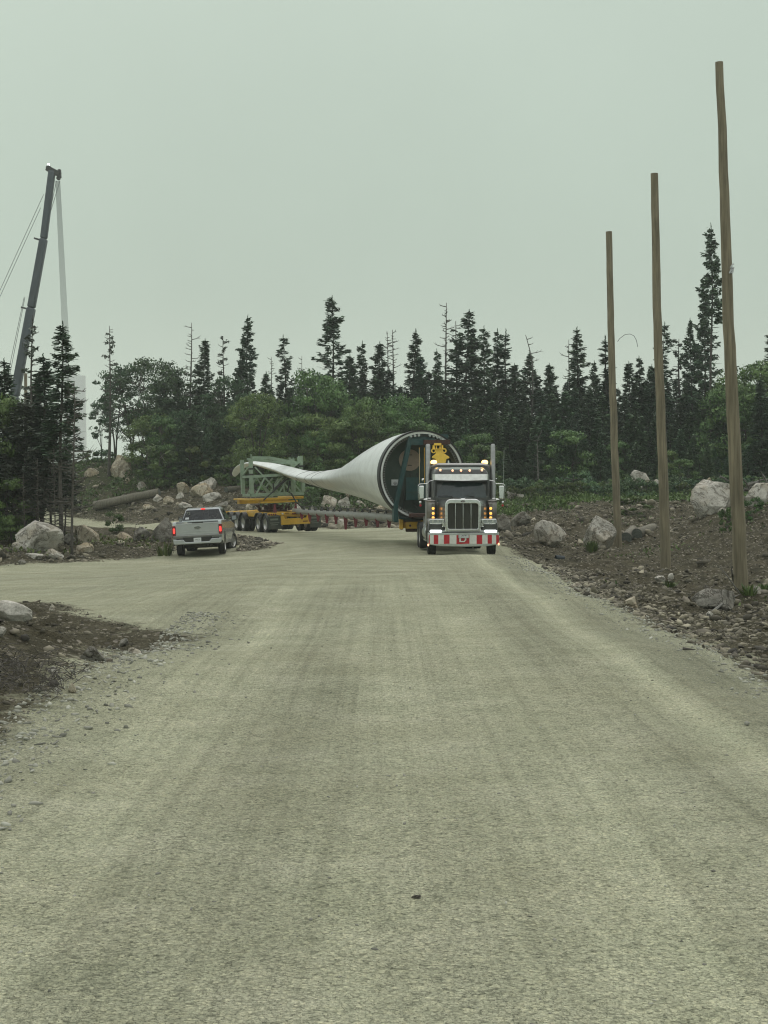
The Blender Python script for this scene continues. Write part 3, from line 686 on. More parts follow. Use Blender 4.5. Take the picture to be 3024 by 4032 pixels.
def conifer_mesh(nm, h, r, seed, bare=.12, dens=1.0, leafm='spruce', shape=.8, gap=.0, up=.15, sz=1.0, top=1.0, twig=.18):
    g = np.random.default_rng(seed); C, A, B = [], [], []; tw = MB()
    lean = g.normal(0, .012, 2)
    def axis(z): return np.array([lean[0]*z+.06*math.sin(z*.7+seed), lean[1]*z+.06*math.cos(z*.6+seed), z])
    z = h*.03
    while z < h*.985:
        t = z/h; prof = (max(0, 1-t)**shape)*top+.035
        clump = .72+.5*float(vnoise(t*9+seed, seed*1.7, seed))
        nb = int(g.integers(4, 7))
        for k in range(nb):
            az = g.uniform(0, 6.28); L = r*prof*clump*g.uniform(.55, 1.15)
            side = .75+.5*float(vnoise(math.cos(az)*1.5+5, math.sin(az)*1.5+t*4+5, seed+3)); L *= side
            isbare = t < bare or g.uniform() < gap
            d = np.array([math.cos(az), math.sin(az), 0]); o = axis(z)
            slope = up*(t-.35)*1.5-.12*(1-t)
            if isbare or g.uniform() < twig:
                if L > .25:
                    Lb = L*(.7 if isbare else 1)
                    tw.tube([o, o+d*Lb*.55+np.array([0, 0, slope*Lb*.5-.03*Lb]), o+d*Lb+np.array([g.normal(0, .05), g.normal(0, .05), slope*Lb+g.uniform(-.05, .18)*Lb])], [.016, .010, .003], 3, caps=False)
            if isbare: continue
            n = max(4, int(L*30*dens))
            s = g.uniform(.12 if t > .8 else .25, 1, n)**.8
            lat = np.cross(d, [0, 0, 1]); w_ = g.uniform(-1, 1, n)*(.42*L*(1.05-s)+.09)
            cc = o+d*(s*L)[:, None]+lat*w_[:, None]; cc[:, 2] += slope*L*s+(.22*L*s**3)*(.6 if t > .3 else .25)+g.normal(0, .065, n)-np.abs(w_)*.25
            dirv = unit(d[None]*1.0+lat[None]*np.sign(w_)[:, None]*g.uniform(.2, 1.3, n)[:, None]+np.c_[np.zeros((n, 2)), g.uniform(-.5, .4, n)])
            nr = unit(np.c_[g.normal(0, .45, (n, 2)), np.ones(n)]); sd_ = unit(np.cross(dirv, nr))
            C.append(cc); A.append(dirv*(g.uniform(.09, .20, n)*sz)[:, None]); B.append(sd_*(g.uniform(.05, .095, n)*sz)[:, None])
        z += h*g.uniform(.016, .030)*(1.25 if t < .5 else .85)
    n = 26; zz = np.linspace(h*.93, h*1.005, n); ang = g.uniform(0, 6.28, n)
    if gap < .99:
        C.append(np.array([axis(q) for q in zz])); A.append(np.c_[np.cos(ang)*.05, np.sin(ang)*.05, np.full(n, .09)]*sz); B.append(np.c_[-np.sin(ang)*.03, np.cos(ang)*.03, np.zeros(n)]*sz)
    tr = MB(); zs = np.linspace(-.4, h*.99, 9)
    tr.tube([axis(q) for q in zs], [max(.012, (h*.0095)*(1-max(q, 0)/h)**.85+.012) for q in zs], 6)
    tr.add(tw.v, tw.f)
    tme = mkmesh(nm+'_trunk', tr.v, tr.f, M['bark'], smooth=True)
    if not C: return tme, None
    v, f = quads(np.vstack(C), np.vstack(A), np.vstack(B))
    return tme, mkmesh(nm+'_crown', v, f, M[leafm])

def dead_mesh(nm, h, seed, r=1.2, b=26, tuft=0, bark='bark_pale', bend=0):
    g = np.random.default_rng(seed); tr = MB()
    def axis(z):
        t = z/h; return np.array([bend*max(0, t-.85)*3*h*.1+.08*math.sin(z*.5+seed), .06*math.cos(z*.4), z])
    zs = np.linspace(-.4, h, 12); tr.tube([axis(q) for q in zs], [max(.022, h*.0098*(1-max(q, 0)/h)+.022) for q in zs], 6)
    C, A, B = [], [], []
    for k in range(b):
        z = h*(.22+.76*(k+g.uniform(0, 1))/b); t = z/h; L = r*(1-t*.62)*g.uniform(.35, 1.15); az = g.uniform(0, 6.28)
        d = np.array([math.cos(az), math.sin(az), 0]); o = axis(z); e = g.uniform(-.1, .45)
        pts_ = [o, o+d*L*.5+np.array([0, 0, e*L*.3]), o+d*L*.85+np.array([0, 0, e*L*.7]), o+d*L+np.array([g.normal(0, .04), 0, e*L+.12*L])]
        tr.tube(pts_, [.040, .030, .020, .008], 3, caps=False)
        for q in range(2):
            s = g.uniform(.4, .9); p0 = o+d*L*s+np.array([0, 0, e*L*s*.7]); az2 = az+g.choice([-1, 1])*g.uniform(.5, 1)
            tr.tube([p0, p0+np.array([math.cos(az2), math.sin(az2), g.uniform(-.1, .7)])*L*.35], [.018, .006], 3, caps=False)
        if tuft and g.uniform() < tuft:
            n = 14; s = g.uniform(.2, 1, n); cc = o+d*(s*L)[:, None]+g.normal(0, .07, (n, 3)); cc[:, 2] += e*L*s*.8
            dv = unit(d[None]+g.normal(0, .6, (n, 3))); C.append(cc); A.append(dv*.13); B.append(unit(np.cross(dv, g.normal(size=(n, 3))))*.055)
    tme = mkmesh(nm+'_trunk', tr.v, tr.f, M[bark], smooth=True)
    if not C: return tme, None
    v, f = quads(np.vstack(C), np.vstack(A), np.vstack(B)); return tme, mkmesh(nm+'_crown', v, f, M['larch'])

def broad_mesh(nm, h, r, seed, leafm='leaf', n_cl=52, per=220, low=.22, ls=.078, open_=0.0):
    g = np.random.default_rng(seed); tr = MB(); C, A, B = [], [], []
    forks = []; base = np.array([0, 0, -.4])
    nst = int(g.integers(2, 5))
    for k in range(nst):
        az = 6.28*k/nst+g.uniform(-.5, .5); top = np.array([math.cos(az)*r*.35, math.sin(az)*r*.35, h*.72])
        p1 = base*.5+np.array([math.cos(az)*.15, math.sin(az)*.15, h*.25]); tr.tube([base, p1, top*.6+p1*.4+np.array([0, 0, h*.05]), top], [h*.011, h*.009, h*.006, .02], 5)
        forks += [p1, p1*.5+top*.5, top]
    for k in range(n_cl):
        u = g.uniform(-1, 1); az = g.uniform(0, 6.28); rad = g.uniform(.35, 1)**.5
        zc = h*(low+(1-low)*(.5+.5*u*.92)); t = (zc/h-low)/(1-low); prof = math.sqrt(max(.08, 1-(2*t-.85)**2*.75))
        c = np.array([math.cos(az)*r*rad*prof*.85, math.sin(az)*r*rad*prof*.85, min(zc, h*.95)])
        cs = r*g.uniform(.13, .30)*(1-open_*.3)
        fk = min(forks, key=lambda q: np.linalg.norm(q-c)+max(0, q[2]-c[2])*2); tr.tube([fk, (fk+c)/2+np.array([0, 0, .12]), c], [.035, .022, .008], 4, caps=False)
        n = per; d = unit(g.normal(size=(n, 3))); rr = g.uniform(.45, 1.12, n)**.6
        cc = c+d*rr[:, None]*np.array([cs*1.35, cs*1.35, cs*.62]); cc[:, 2] -= .12*cs*(np.abs(d[:, 0])+np.abs(d[:, 1]))
        keep = vnoise(cc[:, 0]*2.4+50, cc[:, 2]*2.4+cc[:, 1]*1.7+50, seed) > (.27+.2*open_); cc = cc[keep]; d = d[keep]; n = len(cc)
        a = unit(np.cross(d+g.normal(0, .5, (n, 3)), g.normal(size=(n, 3)))); b = unit(np.cross(a, d+g.normal(0, .35, (n, 3))))
        s = g.uniform(.6, 1.25, n)*ls; C.append(cc); A.append(a*s[:, None]); B.append(b*(s*.7)[:, None])
    v, f = quads(np.vstack(C), np.vstack(A), np.vstack(B))
    return mkmesh(nm+'_trunk', tr.v, tr.f, M['bark'], smooth=True), mkmesh(nm+'_crown', v, f, M[leafm])

LIB = {}
def lib(k, fn, *a, **kw): LIB[k] = (fn(k, *a, **kw), a[0])
lib('spruce_a', conifer_mesh, 12, 2.25, 1, shape=.62)
lib('spruce_b', conifer_mesh, 12, 1.9, 2, dens=1.1, shape=.60)
lib('spruce_c', conifer_mesh, 11, 1.9, 3, bare=.25, gap=.10, shape=.55)
lib('spruce_d', conifer_mesh, 9, 2.1, 4, leafm='spruce_b', dens=1.0, bare=.04, shape=.7)
lib('spruce_e', conifer_mesh, 7, 1.8, 5, leafm='spruce_b', dens=1.1, bare=.02, shape=.75)
lib('layered', conifer_mesh, 12, 2.1, 6, gap=.06, dens=1.0, shape=.85, bare=.1)
lib('sparse_a', conifer_mesh, 13, 1.5, 7, bare=.62, gap=.08, shape=.45, top=1.2, dens=1.2, twig=.4)
lib('sparse_b', conifer_mesh, 13, 1.7, 8, bare=.45, gap=.35, shape=.5, top=1.0, twig=.4)
lib('tall_gap', conifer_mesh, 15, 2.5, 9, bare=.30, gap=.22, shape=.5, dens=1.2, twig=.3)
lib('thin', conifer_mesh, 13, 1.0, 10, bare=.35, gap=.35, shape=.5, twig=.4)
lib('near_a', conifer_mesh, 9, 1.3, 12, bare=.40, gap=.30, shape=.6, dens=1.5, sz=.72, twig=.6)
lib('near_b', conifer_mesh, 7.6, 1.3, 13, bare=.22, dens=1.4, gap=.12, twig=.5, sz=.75, shape=.65)
lib('near_c', conifer_mesh, 7, 1.9, 14, bare=.32, gap=.25, dens=1.3, sz=.75, twig=.6, leafm='larch', shape=.5)
lib('dead_a', dead_mesh, 12, 21, r=1.7, b=44)
lib('dead_b', dead_mesh, 12, 22, r=1.25, b=80)
lib('dead_c', dead_mesh, 11, 23, r=1.6, b=26, bend=-1)
lib('tuft_a', dead_mesh, 13, 24, r=1.3, b=60, tuft=.6, bark='bark')
lib('tuft_b', dead_mesh, 13, 25, r=1.1, b=60, tuft=.35, bark='bark')
lib('near_dead', dead_mesh, 9, 26, r=2.3, b=60, bark='bark')
lib('broad_a', broad_mesh, 8, 3.3, 31)
lib('broad_b', broad_mesh, 7.5, 3.0, 32, n_cl=48)
lib('broad_c', broad_mesh, 8.5, 3.6, 33, leafm='leaf_d', n_cl=56, per=170, low=.3, open_=.8)
lib('broad_d', broad_mesh, 9, 2.8, 34, leafm='leaf_d', n_cl=38, per=150, low=.35, open_=.85)
lib('broad_e', broad_mesh, 6, 2.4, 35, n_cl=40, per=210, low=.08)
lib('shrub_a', broad_mesh, 1.9, 1.5, 41, leafm='shrub', n_cl=14, per=150, low=.05, ls=.075)
lib('shrub_b', broad_mesh, 1.4, 1.6, 42, leafm='leaf_d', n_cl=14, per=150, low=.05, ls=.075)
lib('shrub_c', broad_mesh, 2.8, 1.8, 43, leafm='leaf', n_cl=18, per=150, low=.05, ls=.085)

KINDNAME = {'spruce': 'spruce_tree', 'layered': 'spruce_tree', 'sparse': 'spruce_tree', 'tall': 'spruce_tree', 'thin': 'spruce_tree', 'near': 'spruce_tree', 'dead': 'dead_tree', 'tuft': 'larch_tree', 'broad': 'broadleaf_tree', 'shrub': 'shrub'}
trng = random.Random(4)
def tree(k, x, y, h, label, group=None, wide=1.0, rz=None, z=None):
    (tme, cme), h0 = LIB[k]; kn = KINDNAME[k.split('_')[0]]
    if k == 'near_dead': kn = 'dead_tree'
    s = h/h0; z = g1(x, y) if z is None else z
    o = empty(kn, (x, y, z-.05), (0, 0, trng.uniform(0, 6.28) if rz is None else rz), label, kn.replace('_', ' ') if kn != 'shrub' else 'shrub', group)
    t = link('trunk' if kn != 'shrub' else 'stem', tme, o); t.scale = (s*wide, s*wide, s)
    if cme: c = link('crown', cme, o); c.scale = (s*wide, s*wide, s)
    return o
def tree_px(k, px, top, Y, label, group=None, wide=1.0, rz=None):
    x = (px-1512)/F*Y; z = g1(x, Y); ztop = CH-(top-HZ)/F*Y
    return tree(k, x, Y, max(1.0, ztop-z), label, group, wide, rz, z)

SK = [
 ('tuft_b', 432, 1280, 119, 'thin scraggly larch rising alone at the left end of the forest, above the broadleaf trees', 1),
 ('dead_a', 751, 1268, 121, 'tall bare dead tree with short side branches on the left skyline', 1.0),
 ('spruce_b', 804, 1334, 121, 'small pointed spruce just right of the tall bare dead tree on the left skyline', .85),
 ('tuft_a', 880, 1321, 121, 'spruce with lopsided tufts, between the small pointed spruce and the bare-stemmed one', 1),
 ('spruce_c', 942, 1372, 120, 'short dark spruce touching the left side of the bare-stemmed one', .8),
 ('sparse_a', 975, 1243, 122, 'tall spruce with a bushy head on a long bare stem on the left skyline', .8),
 ('dead_b', 1068, 1403, 120, 'short dead spire on the skyline above the green transport frame', .8),
 ('sparse_b', 1130, 1320, 121, 'thin tufted spruce on the skyline above the green transport frame', 1),
 ('dead_c', 1190, 1398, 119, 'broken dead treetop on the skyline left of the tallest central spruce', .8),
 ('tall_gap', 1313, 1168, 120, 'tallest spruce of the central skyline, with a gap in its branches', 1.0),
 ('spruce_b', 1378, 1395, 118, 'short spruce at the right foot of the tallest central spruce', .9),
 ('spruce_a', 1431, 1345, 120, 'first of two rounded spruces right of the tallest central spruce', .8),
 ('spruce_b', 1491, 1347, 120, 'second of two rounded spruces right of the tallest central spruce', .9),
 ('dead_b', 1524, 1303, 121, 'left one of a pair of grey dead spires above the blade root', .8),
 ('dead_b', 1545, 1296, 121.5, 'right one of a pair of grey dead spires above the blade root', 1.0),
 ('layered', 1621, 1297, 120, 'broad layered spruce above the blade root, right of the grey pair of spires', 1.0),
 ('spruce_b', 1660, 1400, 118, 'small dark spruce at the right foot of the broad layered spruce', .9),
 ('spruce_a', 1716, 1375, 119, 'rounded dark spruce above the yellow lifting arm', .75),
 ('dead_b', 1757, 1190, 121, 'tallest grey dead spire of the central skyline', 1.0),
 ('tuft_b', 1796, 1262, 121.5, 'thin dead spire between the tallest grey spire and the tall dark spruce', 1.2),
 ('spruce_c', 1831, 1220, 120, 'tall dark narrow spruce above the tractor', .95),
 ('spruce_a', 1904, 1285, 120, 'first spruce of the dense pair right of the tall dark narrow spruce', .8),
 ('spruce_a', 1955, 1297, 121, 'round-headed second spruce of the dense pair above the tractor', .8),
 ('thin', 2002, 1298, 120, 'thin spruce at the right side of the dense pair above the tractor', 1.2),
 ('spruce_b', 2030, 1432, 118, 'low spruce left of the dead tree with the bent top', .9),
 ('dead_c', 2092, 1318, 119, 'dead tree with its top bent over to the left', 1.0),
 ('spruce_c', 2105, 1388, 120, 'greyish spruce behind the dead tree with the bent top', 1.0),
 ('spruce_b', 2167, 1430, 119, 'small dark spruce right of the bent dead tree', .9),
 ('dead_a', 2243, 1335, 120, 'bare many-stemmed dead tree left of the cone-shaped spruce', .9),
 ('layered', 2284, 1288, 119, 'cone-shaped evenly layered spruce left of the shortest pole', 1.05),
 ('spruce_a', 2342, 1420, 118, 'low spruce between the cone-shaped spruce and the shortest pole', .8),
 ('thin', 2388, 1323, 119, 'narrow spruce touching the left side of the shortest pole', 1.5),
 ('spruce_b', 2478, 1425, 118, 'left top of the twin spruces between the two shorter poles', .9),
 ('spruce_a', 2512, 1402, 118.5, 'right top of the twin spruces between the two shorter poles', .9),
 ('spruce_b', 2568, 1435, 118, 'low spruce just left of the middle pole', .9),
 ('sparse_b', 2597, 1272, 118, 'tufted spruce partly hidden by the middle pole', 1),
 ('tuft_a', 2676, 1332, 117, 'ragged spruce with a bare tip right of the middle pole', 1.2),
 ('spruce_c', 2733, 1255, 116, 'dense narrow spruce at the left of the group by the tallest pole', .62),
 ('spruce_c', 2772, 1155, 115, 'second tallest spruce by the tallest pole, slim and pointed', .62),
 ('sparse_a', 2800, 885, 112, 'tallest tree of all, a slim spruce with a long bare stem beside the tallest pole', .62),
 ('sparse_b', 3022, 1305, 114, 'spruce half cut by the right picture edge', 1),
 ('broad_a', 2962, 1420, 112, 'bright green broadleaf tree right of the tallest pole', 1),
]
for k, px, top, Y, lab, wd in SK: tree_px(k, px, top, Y, lab, 'trees of the forest skyline', wd)
BR = [
 ('broad_c', 600, 1405, 123, 'largest open-crowned broadleaf tree of the left forest, sky showing through', .95),
 ('broad_d', 455, 1440, 126, 'open broadleaf tree at the left end of the forest, leaning toward the white tower', .95),
 ('broad_c', 520, 1425, 124, 'full broadleaf tree between the scraggly larch and the largest open-crowned tree', .9),
 ('broad_c', 700, 1440, 122, 'full dark broadleaf tree right of the largest open-crowned one', .95),
 ('broad_b', 560, 1600, 124.5, 'rounded broadleaf tree low behind the hilltop wedge boulder', 1.0),
 ('broad_b', 650, 1580, 122.5, 'rounded broadleaf tree filling the left forest above the lone white boulder', 1.0),
 ('broad_d', 690, 1475, 120, 'open broadleaf tree below the tall bare dead tree', 1),
 ('broad_c', 900, 1475, 119, 'dark broadleaf tree below the bare-stemmed spruce', .8),
 ('broad_a', 1015, 1545, 111, 'wide light green tree behind the green transport frame', .85),
 ('broad_b', 1260, 1450, 113, 'tall light green tree below the tallest central spruce', .8),
 ('broad_a', 1420, 1560, 111, 'light green tree behind the neck of the blade', .75),
 ('broad_b', 1590, 1545, 112, 'light green tree behind the blade root', .75),
 ('broad_e', 2235, 1690, 106, 'yellow-green bushy tree left of the shortest pole', 1.0),
 ('broad_d', 400, 1560, 127, 'small ragged tree hanging out toward the white tower', .7),
]
for k, px, top, Y, lab, wd in BR: tree_px(k, px, top, Y, lab, 'broadleaf trees of the forest edge', wd)
# drooping dead tree in front of the dark wall
tree_px('dead_c', 2118, 1690, 105, 'bleached dead tree with drooping limbs standing before the dark forest wall', 'dead trees', 1.5)
# dense forest body
ZN = [(560, 'over the far road strip'), (720, 'on the hill left above the pickup'), (900, 'on the slope above the pickup'), (1000, 'left above the transport frame'), (1130, 'right behind the transport frame'), (1260, 'behind the thin part of the blade'), (1400, 'behind the middle of the blade'),
      (1520, 'behind the thick neck of the blade'), (1660, 'left behind the blade root'), (1800, 'behind the yellow lifting arm'), (1960, 'behind the right exhaust stack'), (2080, 'right of the tractor'), (2200, 'around the drooping dead tree'), (2300, 'below the cone-shaped spruce'), (2410, 'directly left of the shortest pole'),
      (2510, 'directly right of the shortest pole'), (2610, 'directly left of the middle pole'), (2720, 'directly right of the middle pole'), (2860, 'above the biggest right boulder'), (9999, 'right of the tallest pole')]
COLS = {'spruce_a': 'dark full spruce', 'spruce_b': 'dark narrow spruce', 'spruce_c': 'dark thin-skirted spruce', 'spruce_d': 'green young spruce', 'spruce_e': 'bushy green young spruce', 'layered': 'dark layered spruce',
        'broad_a': 'light green broadleaf tree', 'broad_b': 'rounded green broadleaf tree', 'broad_c': 'dark open broadleaf tree', 'broad_d': 'dark slender broadleaf tree', 'broad_e': 'low bushy broadleaf tree', 'shrub_a': 'yellowish shrub', 'shrub_b': 'dark spreading shrub', 'shrub_c': 'tall green shrub'}
FILLED = []
def fill(px0, px1, step, Y, t0, t1, kinds, rank, grp, jit=2.0, wide=(.8, 1.1)):
    px = px0
    while px < px1:
        k = trng.choice(kinds); q = px+trng.uniform(-.3, .3)*step; top = trng.uniform(t0, t1)
        zn = next(t for a, t in ZN if q < a)
        lab = '%s, %s rank, %s%s' % (COLS[k], rank, zn, ', higher one' if top < (t0+t1)/2 else '')
        if q > 3060: lab = lab.replace('right of', 'just outside the picture right of')
        FILLED.append((lab, q, tree_px(k, q, top, Y+trng.uniform(-jit, jit), lab, grp, trng.uniform(*wide))))
        px += step*trng.uniform(.75, 1.25)
CONI = ['spruce_a', 'spruce_b', 'spruce_c', 'spruce_d', 'layered']; GW = 'trees of the forest wall'; GS = 'shrubs along the forest foot'
fill(640, 1100, 44, 121, 1440, 1560, ['spruce_a', 'spruce_d', 'spruce_b'], 'rearmost', GW)
fill(1100, 3100, 38, 121, 1445, 1530, CONI, 'rearmost', GW)
fill(620, 1100, 50, 118, 1560, 1650, ['spruce_d', 'broad_c', 'broad_d', 'spruce_a'], 'second', GW)
fill(1100, 3100, 42, 116, 1520, 1600, ['spruce_a', 'spruce_d', 'spruce_d', 'spruce_b', 'spruce_d'], 'second', GW)
fill(600, 1200, 60, 116, 1620, 1710, ['broad_e', 'broad_b', 'spruce_e'], 'middle', GW)
fill(1180, 1720, 60, 110, 1600, 1700, ['broad_e', 'broad_a', 'broad_b'], 'middle', GW)
fill(1720, 2840, 44, 111, 1600, 1700, ['spruce_e', 'spruce_d', 'spruce_e', 'spruce_a', 'spruce_d'], 'middle', GW)
fill(2840, 3090, 55, 108, 1480, 1640, ['broad_a', 'broad_e', 'spruce_d'], 'middle', GW)
fill(1700, 3080, 44, 106, 1690, 1810, ['spruce_e', 'spruce_d', 'spruce_e', 'spruce_e', 'spruce_d', 'broad_e'], 'foremost', GW)
fill(700, 900, 55, 119, 1740, 1820, ['broad_e', 'spruce_e', 'shrub_c'], 'foremost', GW)
fill(900, 1500, 60, 111, 1740, 1840, ['broad_e', 'spruce_e', 'shrub_c'], 'foremost', GW)
fill(620, 1200, 48, 116, 1745, 1810, ['shrub_c', 'shrub_a', 'broad_e'], 'upper', GS)
fill(340, 430, 30, 125, 1815, 1835, ['shrub_a', 'shrub_b'], 'hilltop', GS, jit=1)
fill(530, 700, 34, 121, 1810, 1850, ['shrub_a', 'shrub_b', 'shrub_c'], 'hilltop', GS, jit=1)
fill(880, 1180, 40, 112, 1850, 1905, ['shrub_a', 'shrub_b', 'shrub_c'], 'lower', GS)
fill(620, 880, 36, 118, 1820, 1868, ['shrub_a', 'shrub_b', 'shrub_c'], 'lower', GS)
fill(1180, 1600, 44, 102, 1880, 1930, ['shrub_a', 'shrub_c'], 'lower', GS)
fill(1960, 3080, 36, 101, 1860, 1925, ['shrub_a', 'shrub_b', 'shrub_c'], 'upper', GS)
fill(1980, 3080, 44, 93, 1925, 1960, ['shrub_a', 'shrub_b'], 'lower', GS)

by = {}
for lab, q, o in FILLED: by.setdefault(lab, []).append((q, o))
for lab, lst in by.items():
    lab = lab.replace(', higher one', '') if len(lst) > 2 and len(lab.split()) > 15 else lab
    lst.sort(key=lambda e: e[0]); wd = {2: ('left', 'right'), 3: ('left', 'middle', 'right'), 4: ('leftmost', 'left middle', 'right middle', 'rightmost')}.get(len(lst))
    if wd:
        for wq, (q, o) in zip(wd, lst): o['label'] = wq+' '+lab
# near group of trees at the left
NL = [
 ('near_a', 240, 1270, 63, 'tall spruce with a brownish head and bare lower branches in the near left group', 1.0),
 ('tuft_b', 128, 1235, 68, 'thin dead spire overlapping the crane boom in the near left group', 1),
 ('near_b', 172, 1392, 65.5, 'dense dark spruce between the thin spire and the tallest one of the near left group', 1.1),
 ('near_dead', 288, 1500, 60.5, 'thin dark dead tree with curved twigs, standing right of the near left group', .75),
 ('near_b', 8, 1410, 68, 'dark spruce cut by the left picture edge', 1),
 ('near_c', 95, 1570, 65, 'dense grey-green spruce low in the near left group', 1.1),
 ('near_c', 205, 1640, 64, 'grey-green spruce with twiggy skirts behind the largest pale boulder', 1.0),
 ('near_c', 255, 1760, 66, 'short twiggy spruce at the right side of the near left group', .9),
 ('broad_e', 15, 1560, 66, 'green broadleaf tree at the left picture edge, among the spruces', .75),
 ('broad_e', 45, 1880, 63.5, 'low bright green tree at the left picture edge behind the largest pale boulder', .8),
 ('spruce_d', 50, 1640, 66.5, 'mid-green spruce deep inside the near left group', .9),
 ('near_c', 140, 1760, 63.5, 'low grey twiggy spruce directly behind the largest pale boulder', 1.1),
 ('near_c', -40, 1700, 63.5, 'shaded spruce just outside the left picture edge', 1.2),
 ('near_b', 112, 1500, 69, 'spruce behind the thin dead spire', 1.2),
 ('near_dead', 215, 1760, 61.5, 'leafless grey sapling in front of the near left group', .6),
 ('near_dead', 95, 1860, 61.2, 'leafless brushy sapling left of the largest pale boulder', .7),
 ('near_dead', 150, 1800, 61.8, 'leafless sapling directly behind the peak of the largest pale boulder', .6),
]
for k, px, top, Y, lab, wd in NL: tree_px(k, px, top, Y, lab, 'near group of trees at the left', wd, rz=(2.2 if px == 288 else None))

# undergrowth and grass
def cover(name, n, region, m, label, size, hgt, seed):
    g = np.random.default_rng(seed); x = g.uniform(region[0], region[1], n); y = g.uniform(region[2], region[3], n)
    ok = (roadsd(x, y) < -.8) & ((x > -8.5) | (y > 112.5+3*(fbm(x*.4, y*.4, 3)-.5)) | (y < 90)) & (fbm(x*.35, y*.35, seed) > region[4]) & (np.abs(x/y) < .29); x, y = x[ok], y[ok]; n = len(x)
    z = gz(x, y)+g.uniform(0, 1, n)*hgt*(.3+fbm(x*.8, y*.8, seed+1))
    c = np.c_[x, y, z]; a = unit(np.c_[g.normal(0, .6, (n, 2)), np.abs(g.normal(0, .7, n))+.2]); b = unit(np.cross(a, g.normal(size=(n, 3))))
    s = g.uniform(.6, 1.4, n)*size
    v, f = quads(c, a*s[:, None], b*(s*.6)[:, None])
    tag(link(name, mkmesh(name, v, f, M[m])), label, name.replace('_', ' '), kind='stuff')
cover('undergrowth', 70000, (-33, 31, 98, 124, .44), 'shrub', 'low green undergrowth covering the bank at the foot of the forest', .085, .55, 61)
cover('grass', 26000, (5, 30, 78, 100, .50), 'grass', 'green grass and weeds on the right bank behind the earth slope', .07, .35, 62)
cover('ground_cover', 9000, (-22, -8, 56, 78, .60), 'grass', 'patchy green plants between the two roads at the left', .05, .25, 63)
cover('weeds', 9000, (5, 22, 30, 78, .67), 'grass', 'sparse weeds on the bare earth of the right bank', .045, .2, 64)

def tuft(px, py, h, r, label, n=70, m='grass', Y=None, name='grass_tuft'):
    x, y, z = cast(px, py) if Y is None else P3(px, py, Y); g = np.random.default_rng(int(px)); bm = MB()
    for i in range(n):
        a = g.uniform(0, 6.28); q = g.uniform(0, 1)**.5*r*.6; p = Vector((math.cos(a)*q, math.sin(a)*q, -.04)); hh = h*g.uniform(.45, 1.05)
        o = Vector((math.cos(a), math.sin(a), 0))*g.uniform(.1, .7)*r; s = Vector((-math.sin(a), math.cos(a), 0))*.018*(1+h)
        bm.add([p-s, p+s, p+o*.5+s+Vector((0, 0, hh*.65)), p+o*.5-s+Vector((0, 0, hh*.65)), p+o+Vector((0, 0, hh))], [(0, 1, 2, 3), (3, 2, 4)])
    o = bm.build(name, M[m]); o.location = (x, y, z)
    return tag(o, label, name.replace('_', ' '), 'grass tufts')
tuft(650, 2188, .60, .55, 'tall bushy grass tuft just left of the pickup', 60)
tuft(352, 2176, .45, .28, 'dark spiky plant in front of the yellowish boulder by the thin trunk', 36)
tuft(2330, 2172, .50, .34, 'bright grass tuft at the foot of the large pale boulder by the shortest pole', 90)
tuft(2950, 2340, .3, .3, 'dark green weed at the foot of the tallest pole', 40)
tuft(3015, 2330, .3, .3, 'dark green weed at the right picture edge', 40)
tuft(2640, 2310, .22, .25, 'thin grass at the foot of the middle pole', 30)
for (k, px, py, top, wd, lab) in (('shrub_a', 450, 2094, 2046, .9, 'leafy plant on the verge beside the far road strip'), ('shrub_c', 2862, 2092, 1985, .55, 'green bush left of the tallest pole below the biggest right boulder'), ('shrub_c', 2962, 2045, 1950, .7, 'green bush right of the tallest pole'),
        ('shrub_a', 2482, 2034, 2004, 1.3, 'green patch of weeds on the earth slope between the two shorter poles'), ('shrub_b', 2520, 1960, 1880, 1.0, 'dark bush in front of the white block right of the shortest pole')):
    q = cast(px, py); tree_px(k, px, top, q[1], lab, 'single bushes on the banks', wd)

# ------------------------------------------------------------------ poles, logs, branches
def pole(px, top, base, Y, rb, rt, label, seg, name='utility_pole', group='bare wooden poles beside the road'):
    xb, _, zb = P3(px[-1], base, Y); xt, _, zt = P3(px[0], top, Y)
    zg = g1(xb, Y); zb = min(zb, zg)-.6
    n = len(px); pts_ = []
    for i in range(n):
        t = i/(n-1); yy = base+(top-base)*t; x_, _, z_ = P3(px[n-1-i], yy, Y); pts_.append((x_-xb, 0, z_-zg))
    pts_[0] = (0, 0, -.6)
    g = np.random.default_rng(seg); P_, Rr = [], []
    m = 24
    for i in range(m+1):
        t = i/m*(n-1); k = min(int(t), n-2); f_ = t-k; a, b = Vector(pts_[k]), Vector(pts_[k+1]); p = a.lerp(b, f_)
        P_.append(p+Vector((g.normal(0, .006), g.normal(0, .006), 0))); Rr.append((rb+(rt-rb)*i/m)*(1+g.normal(0, .012)))
    root = empty(name, (xb, Y, zg), label=label, cat='utility pole' if name == 'utility_pole' else 'pole', group=group)
    b = MB(); b.tube(P_, Rr, 18); b.build('shaft', M['pole'], root, smooth=40)
    return root
pole([2398, 2404, 2412, 2424, 2437], 912, 2182, 63, .170, .133, 'shortest of the three bare wooden poles, nearest the tractor, with a thin curled wire', 1)
pp = bpy.data.objects['utility_pole']
p2 = pole([2577, 2583, 2590, 2602, 2614, 2626], 683, 2262, 50.4, .178, .125, 'middle one of the three bare wooden poles', 2)
p3 = pole([2830, 2848, 2858, 2870, 2885, 2902, 2925], 245, 2310, 38, .188, .100, 'tallest and nearest of the three bare wooden poles, with a white tag', 3)
